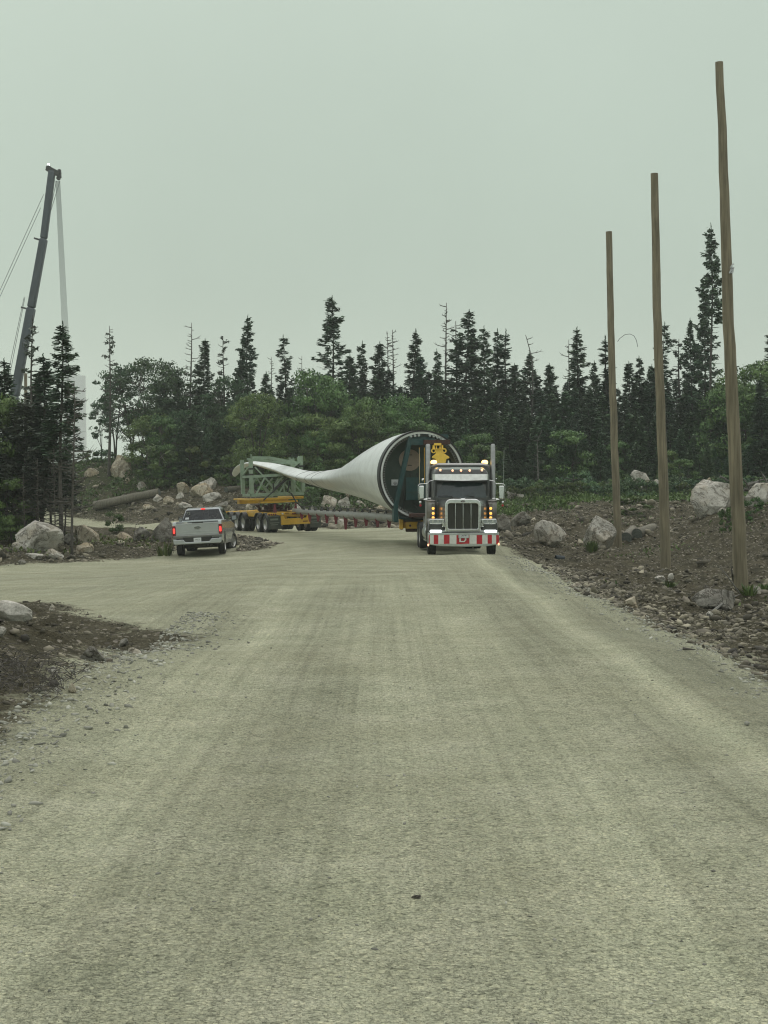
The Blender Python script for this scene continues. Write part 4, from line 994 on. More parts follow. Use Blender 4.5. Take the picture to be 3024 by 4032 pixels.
# curled wire on the shortest pole
x0, y0, z0 = pp.location; wp = []
for (a, b_) in ((2432, 1345), (2440, 1333), (2460, 1318), (2480, 1315), (2496, 1322), (2506, 1340), (2511, 1366)):
    q = P3(a, b_, 62.9); wp.append((q[0]-x0, q[1]-y0, q[2]-z0))
MB().tube(wp, .012, 5).build('wire', M['rope'], pp)
# tag on the tallest pole
x0, y0, z0 = p3.location
def LP(px, py, Y): q = P3(px, py, Y); return (q[0]-x0, q[2]-z0)
tg = MB(); Yt = 37.78-y0
tg.prism([LP(2870, 1076, 37.78), LP(2887, 1077, 37.78), LP(2892, 1052, 37.78), LP(2881, 1048, 37.78)], 'y', Yt-.004, Yt)
tg.prism([LP(2872, 1057, 37.78), LP(2882, 1048, 37.78), LP(2892, 1040, 37.78), LP(2886, 1037, 37.78), LP(2880, 1043, 37.78)], 'y', Yt-.014, Yt-.006)
to = tg.build('tag', M['plate'], p3); q = LP(2881, 1067, 37.78)
text_mesh('tag_number', '8V12', .085, M['ink'], to, (q[0], Yt-.008, q[1]), rot=(R(90), R(-75), 0), depth=.001)
pole([101, 103], 1470, 2075, 140, .15, .15, 'far brown wooden pole standing between the crane boom and the near left spruces', 4, group='far poles')

def log(px, py, px2, py2, Yd, r, label, name='log', m='log', sub=None):
    a = cast(px, py); b = Vector(cast(px2, py2))
    if name == 'log' and Yd < 90: b = Vector(a)+(b-Vector(a))*1.0; b = Vector(((px2-1512)/F*(a[1]+1.9), a[1]+1.9, CH-(py2-HZ)/F*(a[1]+1.9)-.1))
    o = Vector(a); bm = MB(); d = b-o; L = d.length; n = 8; g = np.random.default_rng(int(px)); up_ = Vector((0, 0, r*.8))
    bm.tube([d*(i/n)+up_+Vector((0, 0, g.normal(0, r*.06))) for i in range(n+1)], [r*(1-.02*i) for i in range(n+1)], 14, caps=False)
    root = empty(name, o, label=label, cat='log', group='logs lying on the banks'); bm.build('trunk', M[m], root, smooth=60)
    for k, (pt, rr) in enumerate(((up_, r), (d+up_, r*.84))):
        e = MB(); s = -1 if k == 0 else 1; dn = d.normalized(); e.tube([pt-dn*.002*s, pt+dn*.012*s], [rr*.97, rr*.93], 14); e.build('end_face', M['logend'], root)
    return root
log(372, 2010, 628, 1955, 113, .36, 'long fallen log on the left bank above the far road strip')
log(2466, 2140, 2493, 2098, 68, .26, 'short cut log, the left one of two beside the shortest pole')
log(2508, 2128, 2574, 2087, 69, .26, 'short cut log, the right one of two beside the shortest pole')
log(890, 1938, 1170, 1905, 104, .20, 'slim fallen log seen through the green transport frame')
def branch(pts3, r, label, m='bark_pale', forks=0, seed=0):
    g = np.random.default_rng(seed); o = Vector(pts3[0]); P_ = [Vector(p)-o for p in pts3]; b = MB(); n = len(P_)
    b.tube(P_, [r*(1-.75*i/(n-1)) for i in range(n)], 6)
    for k in range(forks):
        i = int(g.integers(0, n-1)); p = P_[i].lerp(P_[i+1], g.uniform(0, 1)); q = p+Vector((g.normal(0, .5), g.normal(0, .3), abs(g.normal(0, .35))))
        b.tube([p, p.lerp(q, .5)+Vector((0, 0, .06)), q], [r*.5, r*.35, r*.12], 4)
    x = b.build('dead_branch', M[m]); x.location = o; return tag(x, label, 'branch', 'dead branches on the banks')
branch([P3(2834, 1876, 61), P3(2850, 1882, 61), P3(2865, 1892, 61.2), P3(2895, 1903, 61.5)], .06, 'bleached branch lying over the top of the biggest right boulder', seed=1)
branch([P3(2930, 1925, 63), P3(2970, 1938, 63), P3(3040, 1950, 63.5)], .08, 'dark branch lying across the broad pale boulder at the right edge', 'bark', 7, 2)
branch([P3(2960, 1978, 62), P3(2990, 1968, 62), P3(3050, 1955, 62)], .09, 'grey branch below the dark one at the right edge', 'bark_pale', 6, 3)
branch([P3(2940, 1912, 67), P3(2965, 1902, 67), P3(3005, 1903, 67), P3(3050, 1910, 67)], .12, 'thick grey branch on top of the broad pale boulder at the right edge', 'bark_pale', 3, 4)
branch([P3(2565, 1893, 99), P3(2580, 1905, 99), P3(2600, 1925, 99)], .07, 'pale crooked branch by the shrubs left of the middle pole', 'bark_pale', 2, 5)
branch([P3(2062, 1940, 97), P3(2080, 1930, 97), P3(2115, 1921, 97.5)], .06, 'dead branch lying on the small white boulder right of the tractor', 'bark_pale', 2, 6)
branch([(lambda q: (q[0], q[1], q[2]+.05))(cast(2888, 2295)), P3(2882, 2255, 37.6), P3(2878, 2225, 37.5)], .03, 'thin pale stick leaning against the foot of the tallest pole', 'bark_pale', 0, 7)
branch([(lambda q: (q[0], q[1], q[2]+.04))(cast(2790, 2432)), (lambda q: (q[0], q[1], q[2]+.10))(cast(2850, 2400)), (lambda q: (q[0], q[1], q[2]+.10))(cast(2915, 2368))], .035, 'pale stick lying below the low pale boulder', 'bark_pale', 1, 8)
branch([(lambda q: (q[0], q[1], q[2]+.02))(cast(2690, 2562)), (lambda q: (q[0], q[1], q[2]+.03))(cast(2738, 2567))], .022, 'dark stick lying on the right side of the road', 'bark', 0, 9)
for i, (a, b_) in enumerate(((480, 2122), (528, 2122))):
    q = cast(a, b_); branch([q, (q[0]+.03, q[1], q[2]+.35), (q[0]+.08, q[1], q[2]+.68)], .02, ('upright twig before the low tan boulder' if i == 0 else 'upright twig between the low tan boulder and the blocky grey one'), 'bark', 1, 10+i)
# brush heap on the dark mound at the left edge
g = np.random.default_rng(9); b = MB(); cx, cy, cz = cast(60, 2700)
for i in range(600):
    p = Vector((g.uniform(-1.3, .55), g.uniform(-.6, 1.2), 0)); p.z = g1(cx+p.x, cy+p.y)-cz+g.uniform(0, .12)
    a = g.uniform(0, 6.28); L = g.uniform(.06, .26); q = p+Vector((math.cos(a)*L, math.sin(a)*L, g.uniform(-.04, .11))); b.tube([p, p.lerp(q, .5)+Vector((0, 0, .03)), q], [.0045, .004, .002], 3, caps=False)
o = b.build('brush_heap', M['bark']); o.location = (cx, cy, cz); tag(o, 'dark heap of twigs and roots on the mound at the left edge', 'brush heap')
# culvert end
cx, cy, cz = cast(2203, 2196)
prof = []
for i in range(12): prof += [(i*.03, .10+(.010 if i % 2 else 0))]
b = MB(); b.lathe(prof, (0, 0, 0), 'x', 20); b.lathe([(0, .088), (.33, .088)], (0, 0, 0), 'x', 20)
o = b.build('culvert_pipe', solid('dark_blue_plastic', (.018, .028, .034), .7), smooth=50); o.location = (cx-.15, cy, cz-.01); o.rotation_euler = (0, R(8), R(12)); tag(o, 'dark ribbed culvert pipe end at the right road edge', 'pipe')

# ------------------------------------------------------------------ frames for the vehicles
class Fr:
    def __init__(s, O, yaw=0, roll=0):
        s.O = Vector(O); s.rot = (0, R(roll), R(yaw)); s.Mx = Matrix.Translation(s.O) @ Matrix.Rotation(R(yaw), 4, 'Z') @ Matrix.Rotation(R(roll), 4, 'Y'); s.inv = s.Mx.inverted()
    def __call__(s, px, py, d):
        o = s.inv @ Vector((0, 0, CH)); r = s.inv.to_3x3() @ Vector(((px-1512)/F, 1, -(py-HZ)/F)); t = (d-o.y)/r.y; q = o+r*t
        return q.x, q.z

def wheel(parent, x, y, z, rad, wd, side, rim='rim', steer=0, spokes=8, dual=False, hub=.45):
    o = empty('wheel', (x, y, z), (0, 0, R(steer))); o.parent = parent
    b = MB(); h = wd/2; n = 9; pr = [(-h*.9, rad*.60), (-h, rad*.74), (-h*.98, rad*.90), (-h*.80, rad*.985)]
    for k in range(5):
        a = -h*.7+1.4*h*k/4; pr += [(a-h*.06, rad), (a+h*.04, rad), (a+h*.07, rad*.968), (a+h*.12, rad*.968)] if k < 4 else [(a, rad)]
    pr += [(h*.80, rad*.985), (h*.98, rad*.90), (h, rad*.74), (h*.9, rad*.60)]
    b.lathe(pr, (0, 0, 0), 'x', 36); b.build('tyre', M['tyre'], o, smooth=35)
    r = MB(); s = side
    r.lathe([(s*h*.92, rad*.61), (s*h*.70, rad*.56), (s*h*.30, rad*.50), (s*h*.22, rad*.30), (s*h*(.22+hub*.6), rad*.22), (s*h*(.22+hub), rad*.14), (s*h*(.22+hub), 0)], (0, 0, 0), 'x', 28)
    r.lathe([(-s*h*.92, rad*.61), (-s*h*.2, rad*.5), (-s*h*.1, 0)], (0, 0, 0), 'x', 20)
    for k in range(spokes):
        a = 2*math.pi*k/spokes; r.bar((s*h*.42, math.cos(a)*rad*.16, math.sin(a)*rad*.16), (s*h*.52, math.cos(a)*rad*.56, math.sin(a)*rad*.56), .05, rad*.12)
    r.build('rim', M[rim], o, smooth=30)
    return o

# ------------------------------------------------------------------ tractor
TX = (1826-1512)/F*51.3
T = Fr((TX, 51.3, g1(TX, 52)-.005), 1.6)
tr = empty('semi_truck', T.O, T.rot, 'dark grey long-nosed semi truck with red and white striped bumper banner', 'semi truck')
def Z(X, y, d): return T(1550+X/3.318, 1680+y/3.318, d)
def zx(X, y, d): return Z(X, y, d)[0]
def zz(X, y, d): return Z(X, y, d)[1]
# bumper
b = MB(); q = [Z(458, 1388, 0), Z(458, 1540, 0), Z(600, 1562, 0), Z(916, 1570, 0), Z(1230, 1562, 0), Z(1376, 1538, 0), Z(1376, 1384, 0)]
b.prism(q, 'y', 0, .07); xl, xr = q[0][0], q[-1][0]; zt, zb = q[0][1], q[1][1]
b.box(xl-.012, xl+.05, .072, .55, zb+.03, zt); b.box(xr-.05, xr+.012, .072, .55, zb+.03, zt)
b.build('bumper', M['chrome_r'], tr, bevel=.015)
# banner
xs_ = [(460, 'r'), (472, 'w'), (523, 'r'), (583, 'w'), (655, 'r'), (730, 'w'), (820, 'r'), (990, 'w'), (1083, 'r'), (1157, 'w'), (1227, 'r'), (1283, 'w'), (1338, 'r'), (1374, '')]
b = MB(); zt, zb = zz(900, 1414, 0), zz(900, 1531, 0); gg = np.random.default_rng(3)
for (a, c), (a2, _) in zip(xs_[:-1], xs_[1:]):
    b.mat(0 if c == 'r' else 1); x0, x1 = zx(a, 1460, 0), zx(a2, 1460, 0); nx = max(2, int((x1-x0)/.035)); nz = 7
    def PB(i, j):
        x = x0+(x1-x0)*i/nx; z = zb+(zt-zb)*j/nz
        return (x, -.014-.010*math.sin(x*31+z*17)*math.sin(z*26+x*5)*(1 if 0 < j < nz else .3)-.004, z+(.006*math.sin(x*9) if j in (0, nz) else 0))
    v = [PB(i, j) for j in range(nz+1) for i in range(nx+1)]; f = [(j*(nx+1)+i, j*(nx+1)+i+1, (j+1)*(nx+1)+i+1, (j+1)*(nx+1)+i) for j in range(nz) for i in range(nx)]
    b.add(v, f)
bn = b.build('banner', [M['red'], M['white']], tr, smooth=80)
dx0, dz0 = Z(858, 1508, -.03); dx1, dz1 = Z(950, 1425, -.03); k = .055
do = MB(); oo = [(dx0, dz0), (dx0+(dx1-dx0)*.72, dz0), (dx1, dz0+.07), (dx1, dz1-.07), (dx0+(dx1-dx0)*.72, dz1), (dx0, dz1)]
ii = [(dx0+k, dz0+k*.7), (dx0+(dx1-dx0)*.68, dz0+k*.7), (dx1-k, dz0+.09), (dx1-k, dz1-.09), (dx0+(dx1-dx0)*.68, dz1-k*.7), (dx0+k, dz1-k*.7)]
do.ring(oo, ii, 'y', -.040, -.032); do.build('banner_letter', M['white'], bn)
# plate
b = MB(); x0, z0 = Z(846, 1455, -.05); x1, z1_ = Z(982, 1388, -.05); b.ring([(x0, z0), (x1, z0), (x1, z1_), (x0, z1_)], [(x0+.035, z0+.02), (x1-.035, z0+.02), (x1-.035, z1_-.05), (x0+.035, z1_-.05)], 'y', -.075, -.045)
b.build('plate_frame', M['chrome_r'], tr); b = MB(); b.box(x0+.03, x1-.03, -.06, -.05, z0+.015, z1_-.045); pl = b.build('licence_plate', M['plate'], tr)
text_mesh('plate_number', 'C481749', .085, M['ink'], pl, ((x0+x1)/2, -.064, (z0+z1_)/2-.01), depth=.001, sx=.62)
for X, y in ((452, 1546), (1372, 1534)):
    b = MB(); x, z = Z(X, y, -.01); b.box(x-.025, x+.025, -.04, .02, z-.04, z+.04); b.build('marker_light', M['amber_p'], tr, bevel=.01)
# valance with fog lights
b = MB(); x0, z0 = Z(470, 1385, .1); x1, z1_ = Z(1360, 1345, .1); b.box(x0, x1, .11, .5, z0+.01, z1_-.03); b.build('valance', M['chrome_r'], tr, bevel=.02)
for a, c in ((474, 630), (1188, 1348)):
    x0, z0 = Z(a, 1382, .05); x1, z1_ = Z(c, 1350, .05); b = MB(); b.prism(rrect(x0, x1, z0, z1_, (z1_-z0)*.45), 'y', .04, .13); b.build('fog_light', M['lamp'], tr, bevel=.01)
# grille
x0, z0 = Z(672, 1372, .0); x1, z1_ = Z(1142, 945, .0); i0, iz0 = Z(712, 1335, .0); i1, iz1 = Z(1104, 1003, .0)
b = MB(); b.ring(rrect(x0, x1, z0, z1_, (.03, .03, .22, .22), 6), rrect(i0, i1, iz0, iz1, (.05, .05, .07, .07), 6), 'y', .02, .26)
b.build('grille_surround', M['chrome'], tr, bevel=.02)
def mesh_grille():
    m, t, p = newmat('grille_mesh'); tcn = t.nodes.new('ShaderNodeTexCoord'); wv = t.nodes.new('ShaderNodeTexWave'); wv.inputs['Scale'].default_value = 14; wv.wave_type = 'BANDS'; wv.bands_direction = 'X'
    link_n(t, tcn.outputs['Object'], wv.inputs['Vector']); r = t.nodes.new('ShaderNodeValToRGB'); r.color_ramp.elements[0].color = (.035, .037, .03, 1); r.color_ramp.elements[1].color = (.13, .13, .11, 1)
    link_n(t, wv.outputs['Fac'], r.inputs[0]); link_n(t, r.outputs[0], p.inputs['Base Color']); p.inputs['Roughness'].default_value = .6; p.inputs['Metallic'].default_value = .3
    b_ = t.nodes.new('ShaderNodeBump'); b_.inputs['Distance'].default_value = .02; link_n(t, wv.outputs['Fac'], b_.inputs['Height']); link_n(t, b_.outputs[0], p.inputs['Normal']); return m
b = MB(); b.box(i0-.02, i1+.02, .12, .16, iz0-.02, iz1+.02); gi = b.build('grille', mesh_grille(), tr)
for X in (805, 907, 1010):
    b = MB(); x = zx(X, 1200, .1); b.box(x-.011, x+.011, .07, .125, iz0-.01, iz1+.01); b.build('grille_bar', M['chrome'], tr, bevel=.004)
x, z = Z(906, 976, .0); b = MB(); b.prism([(x+.095*math.cos(t*math.pi/12), z+.043*math.sin(t*math.pi/12)) for t in range(24)], 'y', -.002, .02); bo = b.build('badge', M['ovalr'], tr)
b = MB(); e1 = [(x+.095*math.cos(t*math.pi/12), z+.043*math.sin(t*math.pi/12)) for t in range(24)]; e2 = [(x+.083*math.cos(t*math.pi/12), z+.033*math.sin(t*math.pi/12)) for t in range(24)]
b.ring(e1, e2, 'y', -.006, 0); b.build('badge_rim', M['chrome'], bo); text_mesh('badge_script', 'Peterbilt', .045, M['chrome'], bo, (x, -.004, z), depth=.001, italic=.3, sx=.8)
b = MB(); x, z = Z(906, 940, .1)
for s in (-1, 1): b.add([(x, .08, z-.035), (x, .30, z-.02), (x+s*.10, .14, z+.028), (x+s*.11, .26, z+.034), (x, .12, z+.005), (x, .28, z+.01)], [(0, 2, 4), (0, 1, 3, 2), (1, 5, 3), (2, 3, 5, 4)])
b.build('hood_ornament', M['chrome'], tr)
# hood
def hsec(xa, xb, z0, z1_, r, d, n=7):
    return [(p[0], d, p[1]) for p in rrect(xa, xb, z0, z1_, (.02, .02, r, r), n)]
hx0, hz = Z(668, 952, .25); hx1 = zx(1146, 952, .25); bx0, bz = Z(553, 940, 2.2); bx1 = zx(1237, 940, 2.2)
secs = []
for i in range(7):
    t = i/6; e = t**.75; secs.append(hsec(hx0+.02+(bx0-hx0)*e, hx1-.02+(bx1-hx1)*e, .95, hz-.02+(bz-hz)*t, .22+.05*t, .24+1.98*t))
b = MB(); b.loft(secs); b.build('hood', M['charcoal'], tr, smooth=50)
# fenders and headlights
for sgn, (xo, xi, lx0, lx1) in ((-1, (450, 672, 466, 662)), (1, (1362, 1140, 1150, 1345))):
    fx0, fx1 = sorted((zx(xo, 1250, .4), zx(xi, 1250, .4))); cy, cz = 1.05, .55; ro, ri = .74, .62
    poly = [(cy-ro*math.cos(R(a)), cz+ro*math.sin(R(a))) for a in range(-5, 186, 10)]+[(cy+ri*math.cos(R(a)), cz+ri*math.sin(R(a))) for a in range(-5, 186, 10)]
    b = MB(); b.prism(poly, 'x', fx0, fx1); zf = zz(500, 1345, .3); b.box(fx0+.02, fx1-.02, .30, .36, .80, 1.16)
    b.build('fender', M['charcoal'], tr, bevel=.03)
    x0, z0 = Z(lx0, 1272, -.02); x1, z1_ = Z(lx1, 1207, -.02)
    b = MB(); b.prism(rrect(x0, x1, z0, z1_, .035), 'y', .06, .42); hl = b.build('headlight', M['chrome'], tr, bevel=.015)
    xs2 = sorted([x0 if sgn < 0 else x1, (x0 if sgn < 0 else x1)-sgn*.1]); b = MB(); b.prism(rrect(xs2[0]+.015, xs2[1], z0+.03, z1_-.03, .02), 'y', .03, .07); b.build('turn_signal', M['lens'], hl)
    a0 = x0+(.13 if sgn < 0 else .045); a1 = x1-(.045 if sgn < 0 else .13); b = MB(); b.ring(rrect(a0, a1, z0+.025, z1_-.02, .02), rrect(a0+.025, a1-.025, z0+.045, z1_-.04, .015), 'y', .02, .08); b.build('bezel', M['chrome'], hl)
    mid = (a0+a1)/2
    for u0, u1 in ((a0+.03, mid-.02), (mid+.02, a1-.03)):
        b = MB(); b.box(u0, u1, .04, .07, z0+.05, z1_-.045); b.build('lens', M['lens'], hl)
    b = MB(); xq = sorted([zx(xi, 1250, .1), zx(xi, 1250, .1)+sgn*.10]); b.box(xq[0], xq[1], .12, .4, z0-.10, z1_-.1); b.build('headlight_bracket', M['chrome'], tr, bevel=.02)
# cab
def sec(d, pts): return [(x, d, z) for x, z in pts]
cx0, cx1 = zx(480, 1100, 2.3), zx(1288, 1100, 2.3); zc = 2.02
b = MB(); b.loft([sec(2.2, rrect(cx0, cx1, .95, zc, .06)), sec(4.3, rrect(cx0, cx1, .95, zc, .06))])
ux0, ux1 = zx(520, 700, 2.4), zx(1250, 700, 2.4); rz0 = zz(900, 622, 2.5)
def green(d, x0, x1, zt, r): return sec(d, rrect(x0, x1, zc-.02, zt, (.01, .01, r, r)))
b.loft([green(2.32, cx0+.13, cx1-.13, zc+.02, .01), green(2.52, ux0+.03, ux1-.03, rz0-.03, .08), green(2.62, ux0+.03, ux1-.03, zz(900, 560, 2.8), .16), green(3.1, ux0+.02, ux1-.02, zz(900, 530, 3.2), .25), green(4.3, ux0+.02, ux1-.02, zz(900, 530, 4.3), .25)])
b.build('cab', M['charcoal'], tr, smooth=45)
# windshield: two panes meeting in a shallow V
b = MB(); xa, za = Z(562, 722, 2.42); xb = zx(1212, 722, 2.42); xa2, zb2 = Z(560, 934, 2.22); xb2 = zx(1216, 934, 2.22); xm = (xa+xb)/2
for s, (p, p2) in ((-1, (xa, xa2)), (1, (xb, xb2))):
    v = [(p2, 2.30, zb2), (xm, 2.17, zb2), (xm, 2.40, za), (p, 2.48, za)]; b.add(v, [(0, 1, 2, 3) if s < 0 else (3, 2, 1, 0)])
    b.add([(q[0], q[1]+.05, q[2]) for q in v], [(3, 2, 1, 0) if s < 0 else (0, 1, 2, 3)])
ws = b.build('windshield', M['wglass'], tr)
b = MB(); b.ring([(xa2-.05, zb2-.03), (xb2+.05, zb2-.03), (xb+.04, za+.03), (xa-.04, za+.03)], [(xa2+.01, zb2+.015), (xb2-.01, zb2+.015), (xb-.01, za-.01), (xa+.01, za-.01)], 'y', 2.33, 2.46); b.build('windshield_frame', M['black'], ws)
for X0, X1 in ((585, 775), (870, 1060)):
    b = MB(); x0, z0 = Z(X0, 912, 2.1); x1, _ = Z(X1, 905, 2.1); b.tube([(x0, 2.24, z0), ((x0+x1)/2, 2.22, z0+.03), (x1, 2.2, z0+.0)], .013, 5); b.tube([(x1, 2.2, z0), (x1-.06, 2.15, zb2)], .012, 5); b.build('wiper', M['black'], tr)
# visor
x0, z0 = Z(515, 697, 2.15); x1, z1_ = Z(1248, 620, 2.15); xm = (x0+x1)/2
b = MB(); b.loft([[(x0, 2.45, z0+.01), (x0, 2.5, z1_), (x0, 2.55, z1_), (x0, 2.5, z0+.01)], [(x0+.08, 2.2, z0), (x0+.08, 2.3, z1_), (x0+.08, 2.33, z1_), (x0+.08, 2.23, z0)], [(xm, 2.08, z0-.03), (xm, 2.2, z1_), (xm, 2.23, z1_), (xm, 2.11, z0-.03)], [(x1-.08, 2.2, z0), (x1-.08, 2.3, z1_), (x1-.08, 2.33, z1_), (x1-.08, 2.23, z0)], [(x1, 2.45, z0+.01), (x1, 2.5, z1_), (x1, 2.55, z1_), (x1, 2.5, z0+.01)]])
b.build('sun_visor', solid('polished_visor', (.60, .62, .58), .38, metal=.55, dirt=.15), tr)
for X, y in ((610, 566), (770, 573), (880, 572), (993, 572), (1153, 566)):
    x, z = Z(X, y, 2.6); b = MB(); b.lathe([(-.10, 0), (-.10, .025), (-.06, .038), (.02, .042), (.12, .04)], (x, 2.6, z), 'y', 14); b.build('roof_marker_light', M['amber_p'], tr, smooth=50)
    b = MB(); b.box(x-.035, x+.035, 2.53, 2.72, z-.075, z-.04); b.build('marker_base', M['chrome_r'], tr, bevel=.01)
# sleeper
sx0, sx1, szt = zx(478, 500, 4.5), zx(1272, 500, 4.5), zz(900, 476, 4.5)
b = MB(); b.loft([sec(4.32, rrect(sx0+.06, sx1-.06, .95, szt-.08, (.02, .02, .25, .25), 8)), sec(4.42, rrect(sx0, sx1, .95, szt, (.02, .02, .28, .28), 8)), sec(6.2, rrect(sx0, sx1, .95, szt, (.02, .02, .28, .28), 8))])
b.build('sleeper', M['charcoal'], tr, smooth=45)
for X in (525, 1190):
    x, z = Z(X, 466, 4.6); b = MB(); b.lathe([(-.05, .10), (.0, .12), (.05, .115), (.085, .08), (.10, 0)], (x, 4.6, z-.01), 'z', 18); bc = b.build('beacon', M['amber_hot'], tr, smooth=50)
    b = MB(); b.lathe([(-.12, .09), (-.05, .10)], (x, 4.6, z-.01), 'z', 16); b.build('beacon_base', M['black'], bc)
# stacks
for X in (449, 1297):
    x, zt = Z(X, 225, 4.45); b = MB(); r = .088; bx = zx(X, 600, 4.45)
    b.tube([(bx, 4.45, 1.0), (bx, 4.45, zt-.06), (bx, 4.46, zt-.015)], [r, r, r*.8], 20); b.tube([(bx, 4.45, .9), (bx, 4.45, 1.9)], r*1.25, 20)
    b.build('exhaust_stack', M['stack'], tr, smooth=40)
# air cleaners with lights
for s, (Xa, Xb, Xl) in ((-1, (430, 560, 516)), (1, (1222, 1352, 1268))):
    xa, zt = Z(Xa, 962, 2.0); xb, zb = Z(Xb, 1215, 2.0); xc = (xa+xb)/2; r = (xb-xa)/2
    b = MB(); b.lathe([(0, 0), (0, r*.9), (.03, r), (zt-zb-.10, r), (zt-zb-.08, r*.93), (zt-zb-.03, r*1.03), (zt-zb, r*.95), (zt-zb+.03, 0)], (xc, 2.1, zb), 'z', 28)
    ac = b.build('air_cleaner', M['dimmed_chrome'], tr, smooth=35)
    x_l = zx(Xl, 1130, 1.9)
    b = MB(); b.box(x_l-.06, x_l+.06, 2.1-r-.03, 2.1-r+.06, zb+.02, zt-.12); b.build('light_bar', M['dimmed_chrome'], ac)
    for y in (1068, 1133, 1190):
        z = zz(Xl, y, 1.9); b = MB(); b.lathe([(0, .05), (-.02, .048), (-.035, 0)], (x_l, 2.1-r-.03, z), 'y', 16); b.build('marker_light', M['amber'], ac)
    X2 = 587 if s < 0 else 1190; x2 = zx(X2, 1130, 1.95)
    b = MB(); b.box(x2-.09, x2+.07, 1.99, 2.19, zz(X2, 1260, 2), zz(X2, 990, 2)); cp = b.build('cowl_panel', M['charcoal2'], tr, bevel=.03)
    for y in (1068, 1133, 1190):
        z = zz(X2, y, 1.95); b = MB(); b.lathe([(0, .042), (-.02, .040), (-.035, 0)], (x2, 1.988, z), 'y', 16); b.build('marker_light', M['amber'], cp)
# mirrors
for s, (a, c, e, f_) in ((-1, (322, 440, 398, 520)), (1, (1453, 1335, 1375, 1250))):
    d = 2.25; pts_ = [Z(c, 955, d), Z(a+s*-12, 955, d), Z(a, 940, d), Z(a, 768, d), Z(a-s*18, 748, d), Z(c, 746, d)]
    b = MB(); b.tube([(p[0], d, p[1]) for p in pts_], .014, 6); q2 = [Z(c+s*-8, 960, d), Z(c, 745, d), Z(c-s*30, 712, d), Z(f_, 700, d)]
    b.tube([(p[0], d+.02, p[1]) for p in q2], .016, 6); q3 = [Z(a-s*20, 957, d), Z(f_-s*(-60), 938, d), Z(f_-s*40, 938, d)]; b.tube([(p[0], d+.03, p[1]) for p in q3], .018, 6)
    mo = b.build('mirror', M['chrome'], tr, smooth=60)
    x0, z0 = Z(min(a+(-s)*10, e), 945, d); x1, z1_ = Z(max(a+(-s)*10, e), 772, d); x0, x1 = min(x0, x1), max(x0, x1)
    b = MB(); b.prism(rrect(x0, x1, z0, z1_, .035), 'y', d-.05, d+.09); b.build('mirror_head', M['chrome'], mo, bevel=.03, seg=3)
    x, z = Z(a+(-s)*28, 990, d); b = MB(); b.lathe([(-.05, 0), (-.04, .04), (0, .055), (.04, .03), (.05, 0)], (x, d, z), 'y', 14); b.build('convex_mirror', M['chrome'], mo, smooth=60)
    x, z = Z(a+(-s)*30, 1030, d); b = MB(); b.lathe([(-.045, 0), (-.03, .035), (0, .048), (.03, .035), (.045, 0)], (x, d, z), 'z', 14); b.build('red_marker', M['red'], mo, smooth=60)
    b = MB(); x, z = Z(a+(-s)*18, 745, d); b.tube([(x, d, z), (x+s*.02, d, zz(1412, 300, d) if s > 0 else zz(336, 290, d))], .006, 4); b.build('antenna', M['chrome_r'], tr)
x, z = Z(384, 695, 3.0); b = MB(); b.lathe([(-.06, 0), (-.04, .045), (0, .055), (.05, .05), (.1, .02)], (x, 3, z), 'y', 14); b.build('air_horn', M['chrome'], tr, smooth=60)
x, z = Z(1340, 684, 3.0); b = MB(); b.lathe([(-.03, 0), (-.02, .02), (0, .028), (.1, .01)], (x, 3, z), 'y', 10); b.build('air_horn', M['chrome'], tr, smooth=60)
# chassis, tanks, wheels
b = MB()
for s in (-1, 1): b.box(s*.43-.05, s*.43+.05, .3, 8.6, .62, .90)
b.box(-.9, .9, .95, 1.15, .38, .52); b.box(-.9, .9, 6.55, 6.75, .42, .60); b.box(-.9, .9, 7.85, 8.05, .42, .60); b.box(-.5, .5, 1.2, 2.2, .35, .8)
b.build('chassis', M['under'], tr)
for s in (-1, 1):
    b = MB(); b.lathe([(0, 0), (0, .28), (.03, .31), (1.6, .31), (1.63, .28), (1.63, 0)], (s*.93, 2.55, .72), 'y', 26); tk = b.build('fuel_tank', M['chrome_r'], tr, smooth=40)
    b = MB(); b.box(s*1.05-.12, s*1.05+.12, 2.5, 4.2, .42, .47); b.box(s*1.05-.12, s*1.05+.12, 2.5, 4.2, .80, .84); b.build('step', M['chrome_r'], tr)
    b = MB(); b.box(s*.82-.30, s*.82+.36, 8.75, 8.78, .25, 1.0); b.build('mud_flap', M['flap'], tr)
    b = MB(); b.box(s*1.12-.04, s*1.12+.04, 4.5, 4.6, .5, 1.3); b.build('side_panel', M['chrome'], tr)
    wheel(tr, s*1.06, 1.05, .52, .52, .31, s, steer=-3)
    for y in (6.65, 7.95):
        for xx in (.74, 1.07): wheel(tr, s*xx, y, .52, .52, .28, s, rim='rim')
b = MB(); b.box(-.45, .45, 6.6, 7.9, .92, 1.06); b.prism([(-.4, 6.5), (.4, 6.5), (.45, 7.6), (.15, 8.0), (-.15, 8.0), (-.45, 7.6)], 'z', 1.06, 1.14); b.build('fifth_wheel', M['under'], tr)

# ------------------------------------------------------------------ trailer: front neck, telescopic beam, rear dolly
DX = (1162-1512)/F*79
D = Fr((DX, 79, g1(DX, 80)+.0), 23, -2.2)
TRn = empty('blade_trailer', (0, 60, 0), label='yellow trailer with white telescopic beam and wheeled rear dolly, carrying the blade', cat='trailer')
def wl(px, py, Y): q = P3(px, py, Y); return (q[0], q[1]-60, q[2])
def W(X, y, Y, ox=1530, oy=1690, sc=5.53): return wl(ox+X/sc, oy+y/sc, Y)
